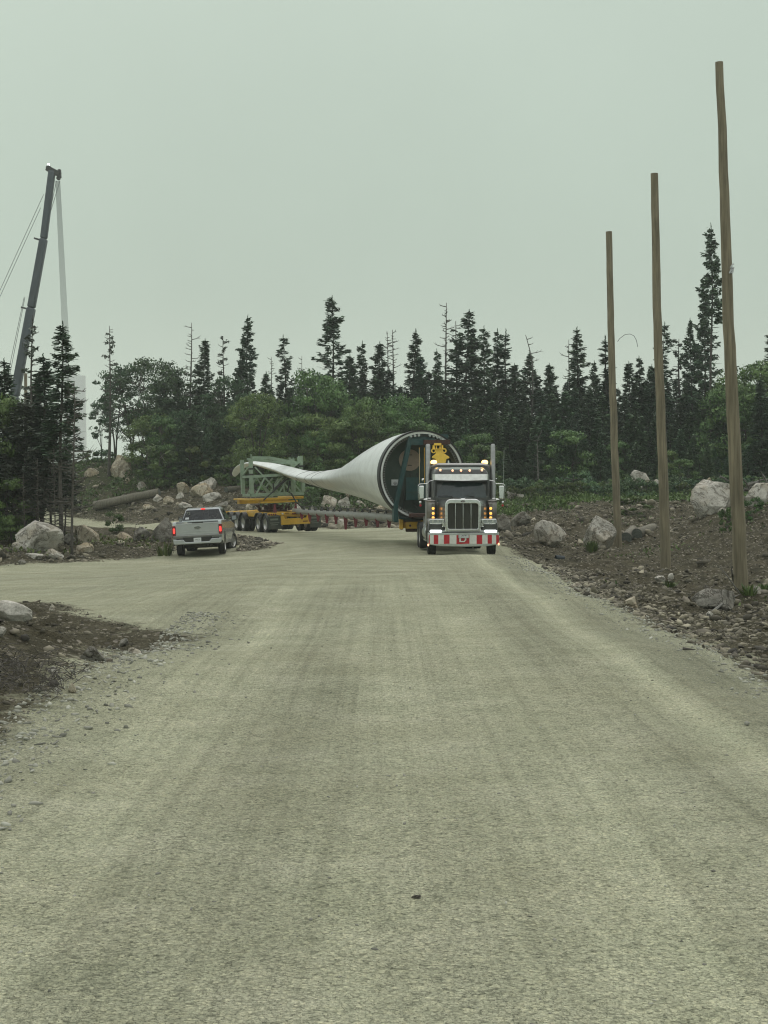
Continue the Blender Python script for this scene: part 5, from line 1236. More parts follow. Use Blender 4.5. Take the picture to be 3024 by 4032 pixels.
# lower front yellow beam
b = MB(); b.box(*sorted((W(235, 0, 60.2)[0], W(320, 0, 60.2)[0])), 0.0, .9, W(0, 2175, 60.2)[2], W(0, 1960, 60.2)[2]); b.box(*sorted((W(375, 0, 60.2)[0], W(700, 0, 60.2)[0])), 0.1, .9, W(0, 2165, 60.2)[2], W(0, 2015, 60.2)[2])
b.box(W(700, 0, 60.2)[0], W(752, 0, 60.2)[0], .0, .8, W(0, 2165, 60.2)[2], W(0, 1970, 60.2)[2]); b.box(W(320, 0, 60.2)[0], W(375, 0, 60.2)[0], .25, .8, W(0, 2160, 60.2)[2], W(0, 2010, 60.2)[2])
b.box(W(752, 0, 60)[0], W(752, 0, 60)[0]+1.9, .1, .9, W(0, 2165, 60.2)[2], W(0, 2015, 60.2)[2])
fb = b.build('front_beam', M['yellow'], TRn, bevel=.02)
for X in (470, 638):
    x, _, z = W(X, 2100, 60.1); b = MB(); b.lathe([(-.02, 0), (-.02, .045), (.03, .05)], (x, .09, z), 'y', 14); b.build('bolt', M['rust'], fb)
b = MB(); x0, _, z0 = W(310, 2008, 60.4); x1, _, z1_ = W(770, 1925, 60.4); b.box(x0, x1, .2, .7, z0+.01, z1_); b.build('timber_block', M['bark'], TRn)
# yellow lifting arm above the sleeper (px from the tractor close-up, 4.484 px per px)
def A(X, y, Y=59.3): return wl(1640+X/4.484, 1700+y/4.484, Y)
def AP(lst, Y=59.3): return [(A(X, y, Y)[0], A(X, y, Y)[2]) for X, y in lst]
b = MB(); b.prism(AP([(345, 305), (465, 305), (520, 550), (560, 900), (330, 900), (370, 550), (385, 520), (340, 490), (275, 460), (275, 440), (340, 390)][:0] or [(345, 305), (460, 305), (490, 385), (580, 445), (580, 468), (530, 480), (512, 550), (512, 1300), (370, 1300), (370, 550), (330, 480), (275, 462), (275, 440), (338, 385)]), 'y', -.7, -.55)
b.box(A(360, 0)[0], A(500, 0)[0], -.55, 3.0, A(0, 900)[2], A(0, 640)[2])
la = b.build('lifting_arm', M['yellow_l'], TRn, bevel=.015)
for X in (303, 488):
    x, _, z = A(X, 335); b = MB(); b.lathe([(-.10, .055), (-.10, .10), (.12, .10), (.12, .055), (-.10, .055)], (x, -.62, z), 'y', 20); b.build('pivot_ring', M['yellow_l'], la, smooth=40)
b = MB()
for X0, X1 in ((288, 322), (345, 358), (412, 424), (446, 470)): b.prism(AP([(X0, 235), (X1, 235), (X1+4, 298), (X0-4, 298)]), 'y', -.68, -.50)
b.prism(AP([(318, 200), (436, 200), (440, 240), (300, 240)]), 'y', -.72, -.45); b.prism(AP([(275, 298), (512, 298), (500, 312), (285, 312)]), 'y', -.74, -.48); b.build('clevis', M['yellow_l'], la)
b = MB(); b.prism(AP([(553, 510), (568, 505), (580, 540), (572, 600), (552, 560)]), 'y', -.7, -.6); b.build('hydraulic_rod', M['chrome'], la)
# telescopic beam
b1 = Vector(wl(1600, 2042, 60.6)); b0 = Vector(D.Mx @ Vector((.3, .8, 1.12)))-Vector((0, 60, 0))
b = MB(); dv = b0-b1; b.tube([b1, b1+dv*.5], .185, 20); b.tube([b1+dv*.5, b0], .15, 20); bm_ = b.build('telescopic_beam', M['beam'], TRn, smooth=40)
g = np.random.default_rng(6)
for i in range(11):
    t = .03+i*.088; p = b1+dv*t; dn = dv.normalized(); lat = dn.cross(Vector((0, 0, 1))); b = MB(); hgt = .56 if i == 5 else .24+.16*g.uniform()
    c = p-lat*0-Vector((0, 0, .14)); w0, w1 = .11, .05
    off = -lat*.23 if lat.y < 0 else lat*.23
    off = Vector((-.02, -.23, 0))
    b.add([c+off+Vector((-w0, 0, .10)), c+off+Vector((w0, 0, .10)), c+off+Vector((w1, 0, -hgt)), c+off+Vector((-w1, 0, -hgt)), c+off+Vector((-w0, .05, .10)), c+off+Vector((w0, .05, .10)), c+off+Vector((w1, .05, -hgt)), c+off+Vector((-w1, .05, -hgt))], [(0, 3, 2, 1), (4, 5, 6, 7), (0, 1, 5, 4), (1, 2, 6, 5), (2, 3, 7, 6), (3, 0, 4, 7)])
    b.build('red_bracket', M['maroon'], TRn)
b = MB(); L_ = []
N_ = 15
for i in range(N_):
    p = b1+dv*(.02+.93*i/N_); q = b1+dv*(.02+.93*(i+1)/N_)
    for k in range(6):
        t = k/6; m_ = p.lerp(q, t)+Vector((0, -.23, .25-.30*math.sin(math.pi*t)**.8)); L_.append(m_)
b.tube(L_, .05, 6); b.build('air_hose', M['black'], TRn, smooth=60)
b = MB(); b.tube([b1+Vector((-.02, -.3, .3)), b1+dv*.5+Vector((0, -.25, .30)), b0+Vector((0, -.2, .30))], .018, 5); b.build('cable', M['black'], TRn)
# neck under the blade root
b = MB(); b.box(.9, 1.9, .9, 1.9, .55, 1.02); b.box(1.0, 2.4, -1.5, .2, 1.18, 1.34); b.build('neck', M['rust'], TRn, bevel=.03)

# dolly, built in its own turned frame; every piece is placed under the trailer
def dpart(b, name, m, **kw):
    o = b.build(name, m, TRn, **kw); o.matrix_parent_inverse = TRn.matrix_world.inverted() if False else Matrix.Identity(4)
    o.location = D.O-Vector((0, 60, 0)); o.rotation_euler = D.rot; return o
def dz(X, y, d): return D(900+X/4.74, 1740+y/4.74, d)
b = MB(); x0, z0 = dz(735, 1475, 0); x1, z1_ = dz(1740, 1400, 0); zb_, zt_ = .98, 1.10
xL, xR = dz(740, 1450, 0)[0], dz(1735, 1400, 0)[0]; HWD = (xR-xL)/2; XC = (xR+xL)/2
b.box(xL, xR, .0, .12, zb_, zt_)
b.box(xL+.25, xL+.40, .12, 8.2, .86, 1.10) ; b.box(xR-.40, xR-.25, .12, 8.2, .86, 1.10)
b.box(XC-.55, XC-.40, .12, 8.2, .80, 1.12); b.box(XC+.40, XC+.55, .12, 8.2, .80, 1.12)
for y in (1.0, 2.2, 3.6, 5.4, 6.6, 8.1): b.box(xL+.401, xR-.401, y, y+.14, .88, 1.09)
b.box(xL, xR, 8.21, 8.33, .9, 1.1)
ch = dpart(b, 'dolly_frame', M['yellow'], bevel=.012)
bx0, bx1 = dz(985, 1500, 0)[0], dz(1525, 1500, 0)[0]; bz0, bz1 = .44, .93
b = MB(); b.ring([(bx0, bz0), (bx1, bz0), (bx1, bz1), (bx0, bz1)], [(bx0+.22, bz0+.33), (bx1-.22, bz0+.33), (bx1-.16, bz1-.03), (bx0+.16, bz1-.03)], 'y', .0, .10); bp = dpart(b, 'dolly_bumper', M['yellow'], bevel=.01)
b = MB(); b.box(bx1-.42, bx1-.14, -.012, 0, bz0+.12, bz0+.17); dpart(b, 'reflector', M['lens_maroon'])
for xs3 in ([xL+.06+.12*i for i in range(4)], [XC-.11+.11*i for i in range(3)], [xR-.06-.12*i for i in range(3)]):
    for x in xs3:
        b = MB(); b.lathe([(0, .05), (-.025, .045), (-.03, 0)], (x, -.002, (zb_+zt_)/2-.02), 'y', 14); dpart(b, 'tail_light', M['lens_maroon'])
for x in (XC-.45, XC+.55):
    b = MB(); b.box(x-.1, x+.1, -.01, -.001, zt_-.06, zt_-.02); dpart(b, 'reflector', M['lens_maroon'])
for x in (XC-.7, XC+.75):
    b = MB(); b.box(x-.05, x+.05, -.012, -.001, zb_+.02, zt_-.02); dpart(b, 'white_marker', M['plate'])
for (u0, u1) in ((xL+.03, xL+.72), (xR-.66, xR-.03)):
    b = MB(); b.box(u0, u1, .06, .09, .22, .95); fl = dpart(b, 'mud_flap', M['flap'])
    b = MB(); cx_ = (u0+u1)/2; b.box(cx_-.24, cx_+.2, .050, .058, .70, .80); b.box(cx_-.26, cx_+.26, .050, .058, .55, .585); b.box(cx_-.22, cx_+.18, .050, .058, .45, .48)
    b.box(u0, u1, .045, .059, .90, .94); b.build('flap_print', M['flap_t'], fl)
for i, (y, grp) in enumerate(((.75, 0), (1.98, 0), (4.7, 1), (5.95, 1), (7.2, 1))):
    for s in (-1, 1):
        for xx in (.20, .53):
            x = (xL+xx if s < 0 else xR-xx)
            o = wheel(TRn, 0, 0, 0, .50, .28, s, rim='rim', spokes=0, hub=.2); q = D.Mx @ Vector((x, y, .50))-Vector((0, 60, 0)); o.location = q; o.rotation_euler = D.rot
        x = xL+.36 if s < 0 else xR-.36
        b = MB(); po = [(y-.60*math.cos(R(a)), .50+.60*math.sin(R(a))) for a in range(20, 161, 14)]; pi_ = [(y+.56*math.cos(R(a)), .50+.56*math.sin(R(a))) for a in range(20, 161, 14)]
        b.prism(po+pi_, 'x', x-.36, x+.36); dpart(b, 'wheel_guard', M['black'], bevel=.01)
# turntable stack between chassis and platform
def FZ(X, y, d): return D(900+X/4.74, 1740+y/4.74, d)
g = np.random.default_rng(8); pz0 = FZ(900, 1165, 1.6)[1]
b = MB(); tc_x = XC-.35
b.lathe([(0, .75), (.06, .80), (.10, .80), (.12, .5), (.25, .45), (.27, .62), (.33, .62)], (tc_x, 2.6, 1.12), 'z', 28); b.lathe([(0, .30), (pz0-1.40, .30)], (tc_x, 2.6, 1.42), 'z', 16)
for a in range(8):
    t = a*math.pi/4; b.bar((tc_x+math.cos(t)*.7, 2.6+math.sin(t)*.7, 1.15), (tc_x+math.cos(t+.3)*.95, 2.6+math.sin(t+.3)*.95, pz0), .07, .07)
dpart(b, 'turntable', M['rust'])
b = MB()
for i in range(16):
    x = tc_x+g.uniform(-1.0, 1.0); y = 1.7+g.uniform(0, 1.2); L = g.uniform(.1, .4); z = g.uniform(1.1, pz0-.1); b.box(x, x+g.uniform(.03, .2), y, y+.15, z, z+L*.6)
dpart(b, 'turntable_linkage', M['rust'])
for X in (870, 1260):
    x = FZ(X, 1300, .9)[0]; b = MB(); b.add([(x-.10, .9, 1.1), (x+.10, .9, 1.1), (x+.03, .9, 1.55), (x-.04, .9, 1.55), (x-.10, .96, 1.1), (x+.10, .96, 1.1), (x+.03, .96, 1.55), (x-.04, .96, 1.55)], [(0, 1, 2, 3), (7, 6, 5, 4), (0, 4, 5, 1), (1, 5, 6, 2), (2, 6, 7, 3), (3, 7, 4, 0)]); dpart(b, 'red_bracket', M['maroon'])
# platform
b = MB(); f0 = 1.5
for (X0, y0, X1, y1, d0, d1) in ((497, 1095, 1380, 1020, 0, .5), (600, 1150, 1290, 1085, .05, .45), (400, 1090, 520, 1055, 0, 3.0), (1250, 1060, 1400, 1010, 0, 3.0)):
    xa, za = FZ(X0, y0, f0+d0); xb, zb = FZ(X1, y1, f0+d0); zl = min(FZ(X0, y0, f0)[1], zb); b.box(xa, xb, f0+d0, f0+d1, zl, max(za, zb)-.0)
b.box(FZ(430, 0, f0)[0], FZ(1370, 0, f0)[0], f0+2.6, f0+3.0, pz0+.05, pz0+.3)
dpart(b, 'platform', M['yellow'], bevel=.012)

# ------------------------------------------------------------------ sage green tip frame
TF = empty('transport_frame', D.O, D.rot, 'sage green steel truss frame on the rear dolly, holding the blade tip', 'transport frame')
fz0 = FZ(900, 1015, f0)[1]+.02; xl_, xr_ = FZ(440, 900, f0)[0], FZ(1400, 900, f0)[0]; zt1 = FZ(440, 330, f0)[1]; ztr = FZ(1360, 265, f0)[1]
dpth = 1.55
for k, dd in enumerate((0, dpth)):
    y = f0+dd+.01
    b = MB(); b.box(xl_-.02, xr_+.02, y, y+.14, fz0, fz0+.16); b.build('base_rail', M['sage'], TF, bevel=.008)
    b = MB(); b.box(xl_-.10, xl_+.10, y-.02, y+.16, fz0+.161, zt1); po = b.build('post', M['sage'], TF, bevel=.01)
    for zq in ((.30, .36), (.50, .56)) if k == 0 else ():
        bb = MB(); H_ = zt1-fz0; bb.box(xl_-.105, xl_+.105, y-.03, y+.165, zt1-zq[1]*H_*.75, zt1-zq[0]*H_*.75); bb.build('black_band', M['black'], po)
    b = MB(); b.box(xr_-.10, xr_+.10, y-.02, y+.16, fz0+.161, fz0+(ztr-fz0)*.42 if k == 0 else zt1); po = b.build('post', M['sage'], TF, bevel=.01)
    zm = FZ(700, 640, f0)[1]
    b = MB(); b.bar((xl_+.1, y+.07, zm), (xr_-.35, y+.07, zm+.06), .10, .14); b.build('mid_rail', M['sage'], TF)
    for (a, c) in (((500, 470), (960, 960)), ((520, 990), (680, 670)), ((700, 670), (925, 980)), ((1000, 670), (860, 860)), ((950, 960), (1110, 680)), ((1170, 700), (1380, 960)), ((1200, 740), (1230, 970))):
        p, q = FZ(*a, f0), FZ(*c, f0); b = MB(); b.bar((p[0], y+.07, min(p[1], zt1-.1)), (q[0], y+.07, max(q[1], fz0+.08)), .06, .075); b.build('brace', M['sage'], TF)
b = MB()
for x in (xl_, xr_): b.box(x-.07, x+.07, f0+.18, f0+dpth-.02, fz0+.02, fz0+.15)
b.box(xl_-.06, xl_+.06, f0+.18, f0+dpth-.02, zm-.06, zm+.06); b.bar((xl_, f0+.17, zt1-.3), (xl_, f0+dpth, zm+.1), .08, .1); b.build('side_rails', M['sage'], TF)
b = MB(); p1, p2, p3_ = FZ(440, 295, f0), FZ(770, 300, f0), FZ(1290, 395, f0)
b.bar((p1[0], f0+.1, p1[1]), (p2[0], f0+.1, p2[1]), .14, .17); b.bar((p2[0], f0+.1, p2[1]), (p3_[0], f0+.1, p3_[1]), .14, .17); b.bar((p1[0], f0+.9, p1[1]-.06), (p3_[0], f0+.9, p3_[1]-.02), .12, .13); b.build('top_clamp', M['sage'], TF)
b = MB(); p = FZ(432, 230, f0); b.bar((p[0], f0+.1, p1[1]-.05), (p[0], f0+.1, p[1]), .06, .06)
for X in (1140, 1160, 1215): p = FZ(X, 290, f0); b.bar((p[0], f0+.1, FZ(X, 380, f0)[1]), (p[0], f0+.1, p[1]), .05, .05)
b.build('clamp_bolts', M['sage'], TF)
hp = [FZ(*q, f0) for q in ((1320, 262), (1392, 262), (1396, 500), (1330, 500), (1345, 380), (1250, 455), (1228, 440), (1300, 370), (1296, 290))]
b = MB(); b.prism(hp, 'y', f0+.02, f0+.16); hk = b.build('corner_hook', M['sage'], TF, bevel=.008)
b = MB(); p, q = FZ(1320, 475, f0), FZ(1400, 435, f0); b.box(p[0], q[0]+.01, f0+.005, f0+.17, p[1], q[1]); b.build('black_band', M['black'], hk)
b = MB(); p, q = FZ(375, 600, f0), FZ(700, 600, f0)
for chain in (((1110, 680), (860, 900), (650, 1090)), ((830, 760), (845, 900)), ((1145, 730), (1100, 930), (1170, 960), (1260, 1120), (1400, 1250)), ((860, 870), (1060, 690))):
    b.tube([(FZ(*c, f0-.12)[0], f0-.12, FZ(*c, f0-.12)[1]) for c in chain], .038, 6)
b.build('strap', M['black'], TF)

# ------------------------------------------------------------------ blade
CY = 60.0
BL_ = empty('turbine_blade', P3(1661, 1871, CY), label='huge white wind turbine blade, root end open toward the viewer, tip in the green frame', cat='turbine blade')
BO = Vector(BL_.location)
S_ = [  # Y, px, top, bottom, chord half width (m), tilt
 (60.0, 1661, 1697, 2046, 1.79), (60.9, 1640, 1699, 2040, 1.78), (62.2, 1602, 1708, 2026, 1.76), (63.8, 1560, 1726, 2010, 1.70), (65.6, 1512, 1752, 1993, 1.55), (67.6, 1458, 1789, 1973, 1.35), (69.6, 1405, 1822, 1956, 1.15), (71.8, 1350, 1841, 1941, .95),
 (74.2, 1292, 1852, 1928, .80), (76.4, 1240, 1856, 1914, .70), (78.6, 1188, 1850, 1898, .62), (80.6, 1140, 1838, 1880, .55), (82.2, 1092, 1827, 1860, .50), (83.6, 1048, 1820, 1846, .42), (85.2, 1005, 1816, 1834, .34), (87.0, 966, 1822, 1838, .30), (88.6, 942, 1836, 1852, .26), (90.2, 928, 1858, 1870, .20), (91.0, 924, 1872, 1877, .08)]
cs = [Vector(P3(s[1], (s[2]+s[3])/2, s[0]))-BO for s in S_]
def cat(p0, p1, p2, p3, t): return .5*((2*p1)+(-p0+p2)*t+(2*p0-5*p1+4*p2-p3)*t*t+(-p0+3*p1-3*p2+p3)*t**3)
rings = []; ctr = []; NB = 56; SUB = 5
def station(i, t):
    I = [max(0, min(len(S_)-1, k)) for k in (i-1, i, i+1, i+2)]
    c = cat(*[cs[k] for k in I], t); hv = cat(*[(S_[k][3]-S_[k][2])/2*S_[k][0]/F for k in I], t); ch_ = cat(*[S_[k][4] for k in I], t)
    tg_ = (cat(*[cs[k] for k in I], min(1, t+.02))-cat(*[cs[k] for k in I], max(0, t-.02))).normalized(); return c, hv, ch_, tg_
for i in range(len(S_)-1):
    for k in range(SUB): rings.append(station(i, k/SUB))
rings.append(station(len(S_)-2, 1.0))
n0 = Vector((.28, -.96, 0)).normalized()          # root face normal
v = []; nR = len(rings)
for j, (c, hv, ch_, tg_) in enumerate(rings):
    s = j/(nR-1); bl = min(1, max(0, (s-.05)/.35)); t_ = (-n0).lerp(tg_, min(1, s*6)).normalized()
    lat = t_.cross(Vector((0, 0, 1))).normalized(); up = lat.cross(t_).normalized(); sharp = bl*.9
    for q in range(NB):
        a = 2*math.pi*q/NB; ca, sa = math.cos(a), math.sin(a)
        th = sa*(1-sharp*.45*max(0, -ca)); x_ = ca*ch_*(1+.12*bl*(1 if ca < 0 else 0))
        v.append(c+lat*x_+Vector((0, 0, 1)).lerp(up, .5)*(th*hv)+Vector((0, 0, 1))*(x_*-.10*bl*min(1, hv)))
f = [(j*NB+q, (j+1)*NB+q, (j+1)*NB+(q+1) % NB, j*NB+(q+1) % NB) for j in range(nR-1) for q in range(NB)]+[tuple((nR-1)*NB+q for q in range(NB))]
b = MB(); b.add(v, f); b.build('shell', M['gelcoat'], BL_, smooth=70)
# seams
for px, i0_ in ((1231, 9), (1268, 8), (1305, 7)):
    j = min(range(nR), key=lambda j: abs(1512+F*(rings[j][0].x+BO.x)/(rings[j][0].y+BO.y)-(px-8)))
    pts_ = [v[j*NB+q]+(v[j*NB+q]-rings[j][0]).normalized()*.004 for q in range(NB)]; b = MB(); b.tube(pts_+[pts_[0]], .012, 4, caps=False); b.build('seam', M['seam'], BL_)
# root end: black band, inner lip, studs, bulkhead with hatch
lat0 = (-n0).cross(Vector((0, 0, 1))).normalized()
def root_ring(prof, m, nm, par=BL_, n=72):
    b = MB(); vv = []; ff = []; k = len(prof)
    for q in range(n):
        a = 2*math.pi*q/n; d = lat0*math.cos(a)*1.0+Vector((0, 0, 1))*math.sin(a)
        for (al, r) in prof: vv.append(n0*al+d*r)
    for q in range(n):
        for j in range(k-1): ff.append((q*k+j, q*k+j+1, ((q+1) % n)*k+j+1, ((q+1) % n)*k+j))
    b.add(vv, ff); return b.build(nm, m, par, smooth=40)
root_ring([(-.25, 1.80), (-.25, 1.835), (.09, 1.835), (.09, 1.775), (-.02, 1.775)], M['rimblack'], 'root_band')
root_ring([(.06, 1.776), (.06, 1.69), (-.75, 1.69)], M['gelcoat'], 'root_lip')
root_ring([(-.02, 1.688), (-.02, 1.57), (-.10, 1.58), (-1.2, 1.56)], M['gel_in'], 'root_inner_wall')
b = MB()
for q in range(100):
    a = 2*math.pi*q/100; d = lat0*math.cos(a)+Vector((0, 0, 1))*math.sin(a); p = d*1.618; b.tube([p-n0*.02, p+n0*.04], .030, 8)
b.build('root_studs', M['under'], BL_, smooth=40)
b = MB(); nn = 48; vv = [(lat0*math.cos(2*math.pi*q/nn)+Vector((0, 0, 1))*math.sin(2*math.pi*q/nn))*1.58-n0*.55 for q in range(nn)]
b.add(vv+[p-n0*.04 for p in vv], [tuple(range(nn)), tuple(range(2*nn-1, nn-1, -1))]); bh = b.build('bulkhead', M['teal_in'], BL_)
def face(px, py, dep):        # point on a plane parallel to the root face, dep behind it, relative to the blade
    o = Vector((0, 0, CH))-BO; r = Vector(((px-1512)/F, 1, -(py-HZ)/F)); t = (-dep-o.dot(n0))/r.dot(n0); return o+r*t
def fpoly(lst, dep, th, m, nm, par, bevel=0):
    b = MB(); pa = [face(x, y, dep) for x, y in lst]; k = len(pa); b.add([p for p in pa]+[p-n0*th for p in pa], [tuple(range(k)), tuple(range(2*k-1, k-1, -1))]+[(i, (i+1) % k, k+(i+1) % k, k+i) for i in range(k)])
    return b.build(nm, m, par, bevel=bevel)
def U(X, y): return (1530+X/5.53, 1690+y/5.53)
hc = U(462, 672); hatch = fpoly([(hc[0]+42*math.cos(a*math.pi/18), hc[1]+42.5*math.sin(a*math.pi/18)) for a in range(36)], .49, .05, M['tan'], 'hatch', BL_)
for X, y in ((470, 560), (462, 785)): q = U(X, y); fpoly([(q[0]-8, q[1]-1.5), (q[0]+8, q[1]-1.5), (q[0]+8, q[1]+1.5), (q[0]-8, q[1]+1.5)], .465, .02, M['black'], 'hatch_handle', hatch)
q0, q1_ = U(65, 1095), U(210, 1225); sg = fpoly([q0, (q1_[0], q0[1]), q1_, (q0[0], q1_[1])], .48, .03, M['plate'], 'warning_label', BL_)
c_ = U(142, 1178); fpoly([(c_[0]+6.4*math.cos(a*math.pi/10), c_[1]+6.0*math.sin(a*math.pi/10)) for a in range(20)], .475, .004, M['ink'], 'label_ring', sg); fpoly([(c_[0]+5.0*math.cos(a*math.pi/10), c_[1]+4.7*math.sin(a*math.pi/10)) for a in range(20)], .469, .004, M['plate'], 'label_disc', sg)
for lst in ([(-2.6, 4), (-1.2, 4), (-.4, -1), (-.4, -3), (-2.2, -2)], [(2.6, 4), (1.2, 4), (.4, -1), (.4, -3), (2.2, -2)]): fpoly([(c_[0]+a, c_[1]+b_) for a, b_ in lst], .463, .004, M['ink'], 'label_figure', sg)
for X in (475, 628): q = U(X, 995); fpoly([(q[0]-1, q[1]-7), (q[0]+1.2, q[1]-7), (q[0]+1.2, q[1]+7), (q[0]-1, q[1]+7)], .50, .03, M['black'], 'bracket', BL_)

# ------------------------------------------------------------------ dark green frame bolted on the blade root
RF = empty('root_frame', BL_.location, label='dark green steel frame bolted across the open blade root behind the tractor', cat='transport frame')
fpoly([U(440, 200), U(478, 160), U(495, 340), U(470, 480), U(210, 1660), U(120, 1660), U(160, 1500)], -.16, .22, M['teal'], 'slanted_leg', RF, bevel=.01)
fpoly([U(118, 1655), U(212, 1655), U(212, 2030), U(118, 2010)], -.16, .26, M['teal'], 'foot', RF, bevel=.01)
fpoly([U(450, 205), U(1010, 205), U(1010, 345), U(450, 345)], -.15, .18, M['teal'], 'cross_beam', RF, bevel=.01)
fpoly([U(480, 110), U(1300, 110), U(1300, 200), U(480, 200)], .02, .08, M['teal'], 'top_plate', RF)
fpoly([U(780, 230), U(1340, 230), U(1340, 330), U(780, 330)], -.30, .14, M['rust'], 'rusty_beam', RF)
fpoly([U(385, 1050), U(900, 1050), U(900, 1540), U(385, 1540)], -.02, .10, M['teal'], 'centre_panel', RF)
fpoly([U(385, 1362), U(900, 1362), U(900, 1376), U(385, 1376)], -.125, .012, M['teal_in'], 'panel_joint', RF)
fpoly([U(212, 1800), U(560, 1900), U(900, 1900), U(900, 1990), U(230, 1960)], .02, .08, M['teal'], 'bottom_plate', RF)
for X, y in ((490, 150), (578, 140), (662, 130), (900, 135), (985, 150), (1070, 175), (1140, 200), (245, 1722), (318, 1768), (394, 1814), (474, 1848), (552, 1872)):
    q = U(X, y); o = fpoly([(q[0]+5.2*math.cos(a*math.pi/8), q[1]+5.2*math.sin(a*math.pi/8)) for a in range(16)], -.06, .10, M['chrome_r'], 'bolt', RF)
for X in (668, 778):
    b = MB(); p, q = face(*U(X, 400), -.3), face(*U(X+8, 1180), -.3); b.tube([p, q], .012, 5); b.build('yellow_line' if X > 700 else 'line', M['yellow'], RF)
b = MB(); b.tube([face(*U(320, 1330), -.05), face(*U(325, 1500), -.06), face(*U(330, 1760), -.05)], .02, 5); b.tube([face(*U(545, 1610), .2), face(*U(620, 1720), .1), face(*U(680, 1770), .1), face(*U(580, 1880), .1)], .015, 5); b.build('hose', M['black'], RF)

# ------------------------------------------------------------------ pickup
PXc = (782-1512)/F*60.2
Pk = Fr((PXc, 60.2, 0), 0.5, -3.0)
PK = empty('pickup_truck', (PXc, 60.2, 0), Pk.rot, 'silver pickup truck seen from behind with red brake lights lit, turning onto the road', 'pickup truck')
zl_ = P3(700, 2191, 60.9)[2]; PK.location.z = zl_+.05; PZ = PK.location.z
# body side profile (y forward, z)
def arch(cy, r, n=10): return [(cy+r*math.cos(R(180-180*k/n)), .44+r*math.sin(R(180-180*k/n))) for k in range(n+1)]
side = [(0, .62), (.0, 1.36), (.03, 1.42), (2.05, 1.42), (2.05, 1.35), (4.35, 1.30), (5.7, 1.16), (5.88, 1.02), (5.9, .55), (5.5, .45)]+list(reversed(arch(4.95, .50)))+[(4.35, .42), (1.75, .42)]+list(reversed(arch(1.20, .50)))+[(.6, .50)]
b = MB()
for s in (-1, 1):
    a0, a1 = (.86, 1.0); b.prism(side, 'x', min(s*a0, s*a1), max(s*a0, s*a1))
b.box(-.859, .859, 2.08, 5.86, .55, 1.30); b.box(-.859, .859, .1, 2.07, .72, .86)
b.add([(-.86, 4.3, 1.30), (.86, 4.3, 1.30), (.82, 5.8, 1.14), (-.82, 5.8, 1.14), (-.86, 4.3, 1.33), (.86, 4.3, 1.33), (.82, 5.8, 1.17), (-.82, 5.8, 1.17)], [(0, 1, 2, 3), (4, 7, 6, 5), (0, 4, 5, 1), (2, 6, 7, 3), (1, 5, 6, 2), (3, 7, 4, 0)])
bd = b.build('body', M['silver'], PK, bevel=.05, seg=3)
# cab
def cs_(y, xb, xt, zb, zt): return [(-xb, y, zb), (xb, y, zb), (xt+.02, y, zt-.05), (xt-.05, y, zt), (-xt+.05, y, zt), (-xt-.02, y, zt-.05)]
b = MB(); b.loft([cs_(2.08, .93, .86, 1.36, 1.42), cs_(2.32, .92, .70, 1.36, 1.93), cs_(2.9, .92, .73, 1.36, 1.965), cs_(3.6, .92, .71, 1.36, 1.94), cs_(4.5, .92, .84, 1.30, 1.35)])
b.build('cab', M['silver'], PK, bevel=.02)
b = MB(); b.add([(-.85, 2.075, 1.45), (.85, 2.075, 1.45), (.68, 2.265, 1.87), (-.68, 2.265, 1.87), (-.85, 2.10, 1.45), (.85, 2.10, 1.45), (.68, 2.29, 1.87), (-.68, 2.29, 1.87)], [(0, 1, 2, 3), (7, 6, 5, 4), (0, 4, 5, 1), (1, 5, 6, 2), (2, 6, 7, 3), (3, 7, 4, 0)])
rw = b.build('rear_window', M['glass'], PK)
text_mesh('window_marking', '75', .19, M['flap_t'], rw, (-.60, 2.165, 1.73), rot=(R(66), 0, 0), depth=.001)
b = MB(); b.add([(-.74, 2.085, 1.49), (-.58, 2.085, 1.49), (-.575, 2.115, 1.57), (-.715, 2.115, 1.57)], [(0, 1, 2, 3)]); b.build('window_sticker', M['plate'], rw)
for s in (-1, 1):
    b = MB(); v_ = [(s*.945, 2.35, 1.42), (s*.945, 4.25, 1.40), (s*.775, 3.55, 1.86), (s*.755, 2.5, 1.86)]; b.add(v_+[(x-s*.02, y, z) for x, y, z in v_], [(0, 1, 2, 3), (7, 6, 5, 4), (0, 4, 5, 1), (1, 5, 6, 2), (2, 6, 7, 3), (3, 7, 4, 0)]); b.build('side_window', M['glass'], PK)
    b = MB(); x0, x1 = sorted((s*.88, s*1.015)); b.prism(rrect(x0, x1, .86, 1.27, .03), 'y', -.035, .10); tl = b.build('tail_light', M['lens_red'], PK, bevel=.012)
    b = MB(); b.prism(rrect(x0+.03, x1-.025, .96, 1.17, .03), 'y', -.048, -.036); b.build('brake_light', M['brake'], tl)
    b = MB(); b.bar((s*.95, 4.1, 1.40), (s*1.08, 4.05, 1.42), .06, .05); b.prism(rrect(s*1.15-.11, s*1.15+.11, 1.33, 1.56, .04), 'y', 4.0, 4.12); mi_ = b.build('side_mirror', M['black'], PK, bevel=.02)
    b = MB(); b.box(s*1.15-.09, s*1.15+.09, 3.990, 3.998, 1.36, 1.53); b.build('mirror_glass', M['lens'], mi_)
    wheel(PK, s*.86, 1.20, .41, .41, .28, s, spokes=6); wheel(PK, s*.86, 4.95, .41, .41, .28, s, spokes=6, steer=-22)
b = MB(); b.prism(rrect(-.872, .872, .86, 1.36, .03), 'y', -.02, .07); b.box(-.85, .85, -.03, -.018, 1.30, 1.33); b.box(-.60, .60, -.028, -.018, 1.0, 1.03); b.box(-.8, .8, -.028, -.018, .90, .925)
tgt = b.build('tailgate', M['silver'], PK, bevel=.012)
b = MB(); b.box(-.20, .26, -.032, .09, 1.345, 1.40); b.build('tailgate_handle', M['black'], tgt, bevel=.01)
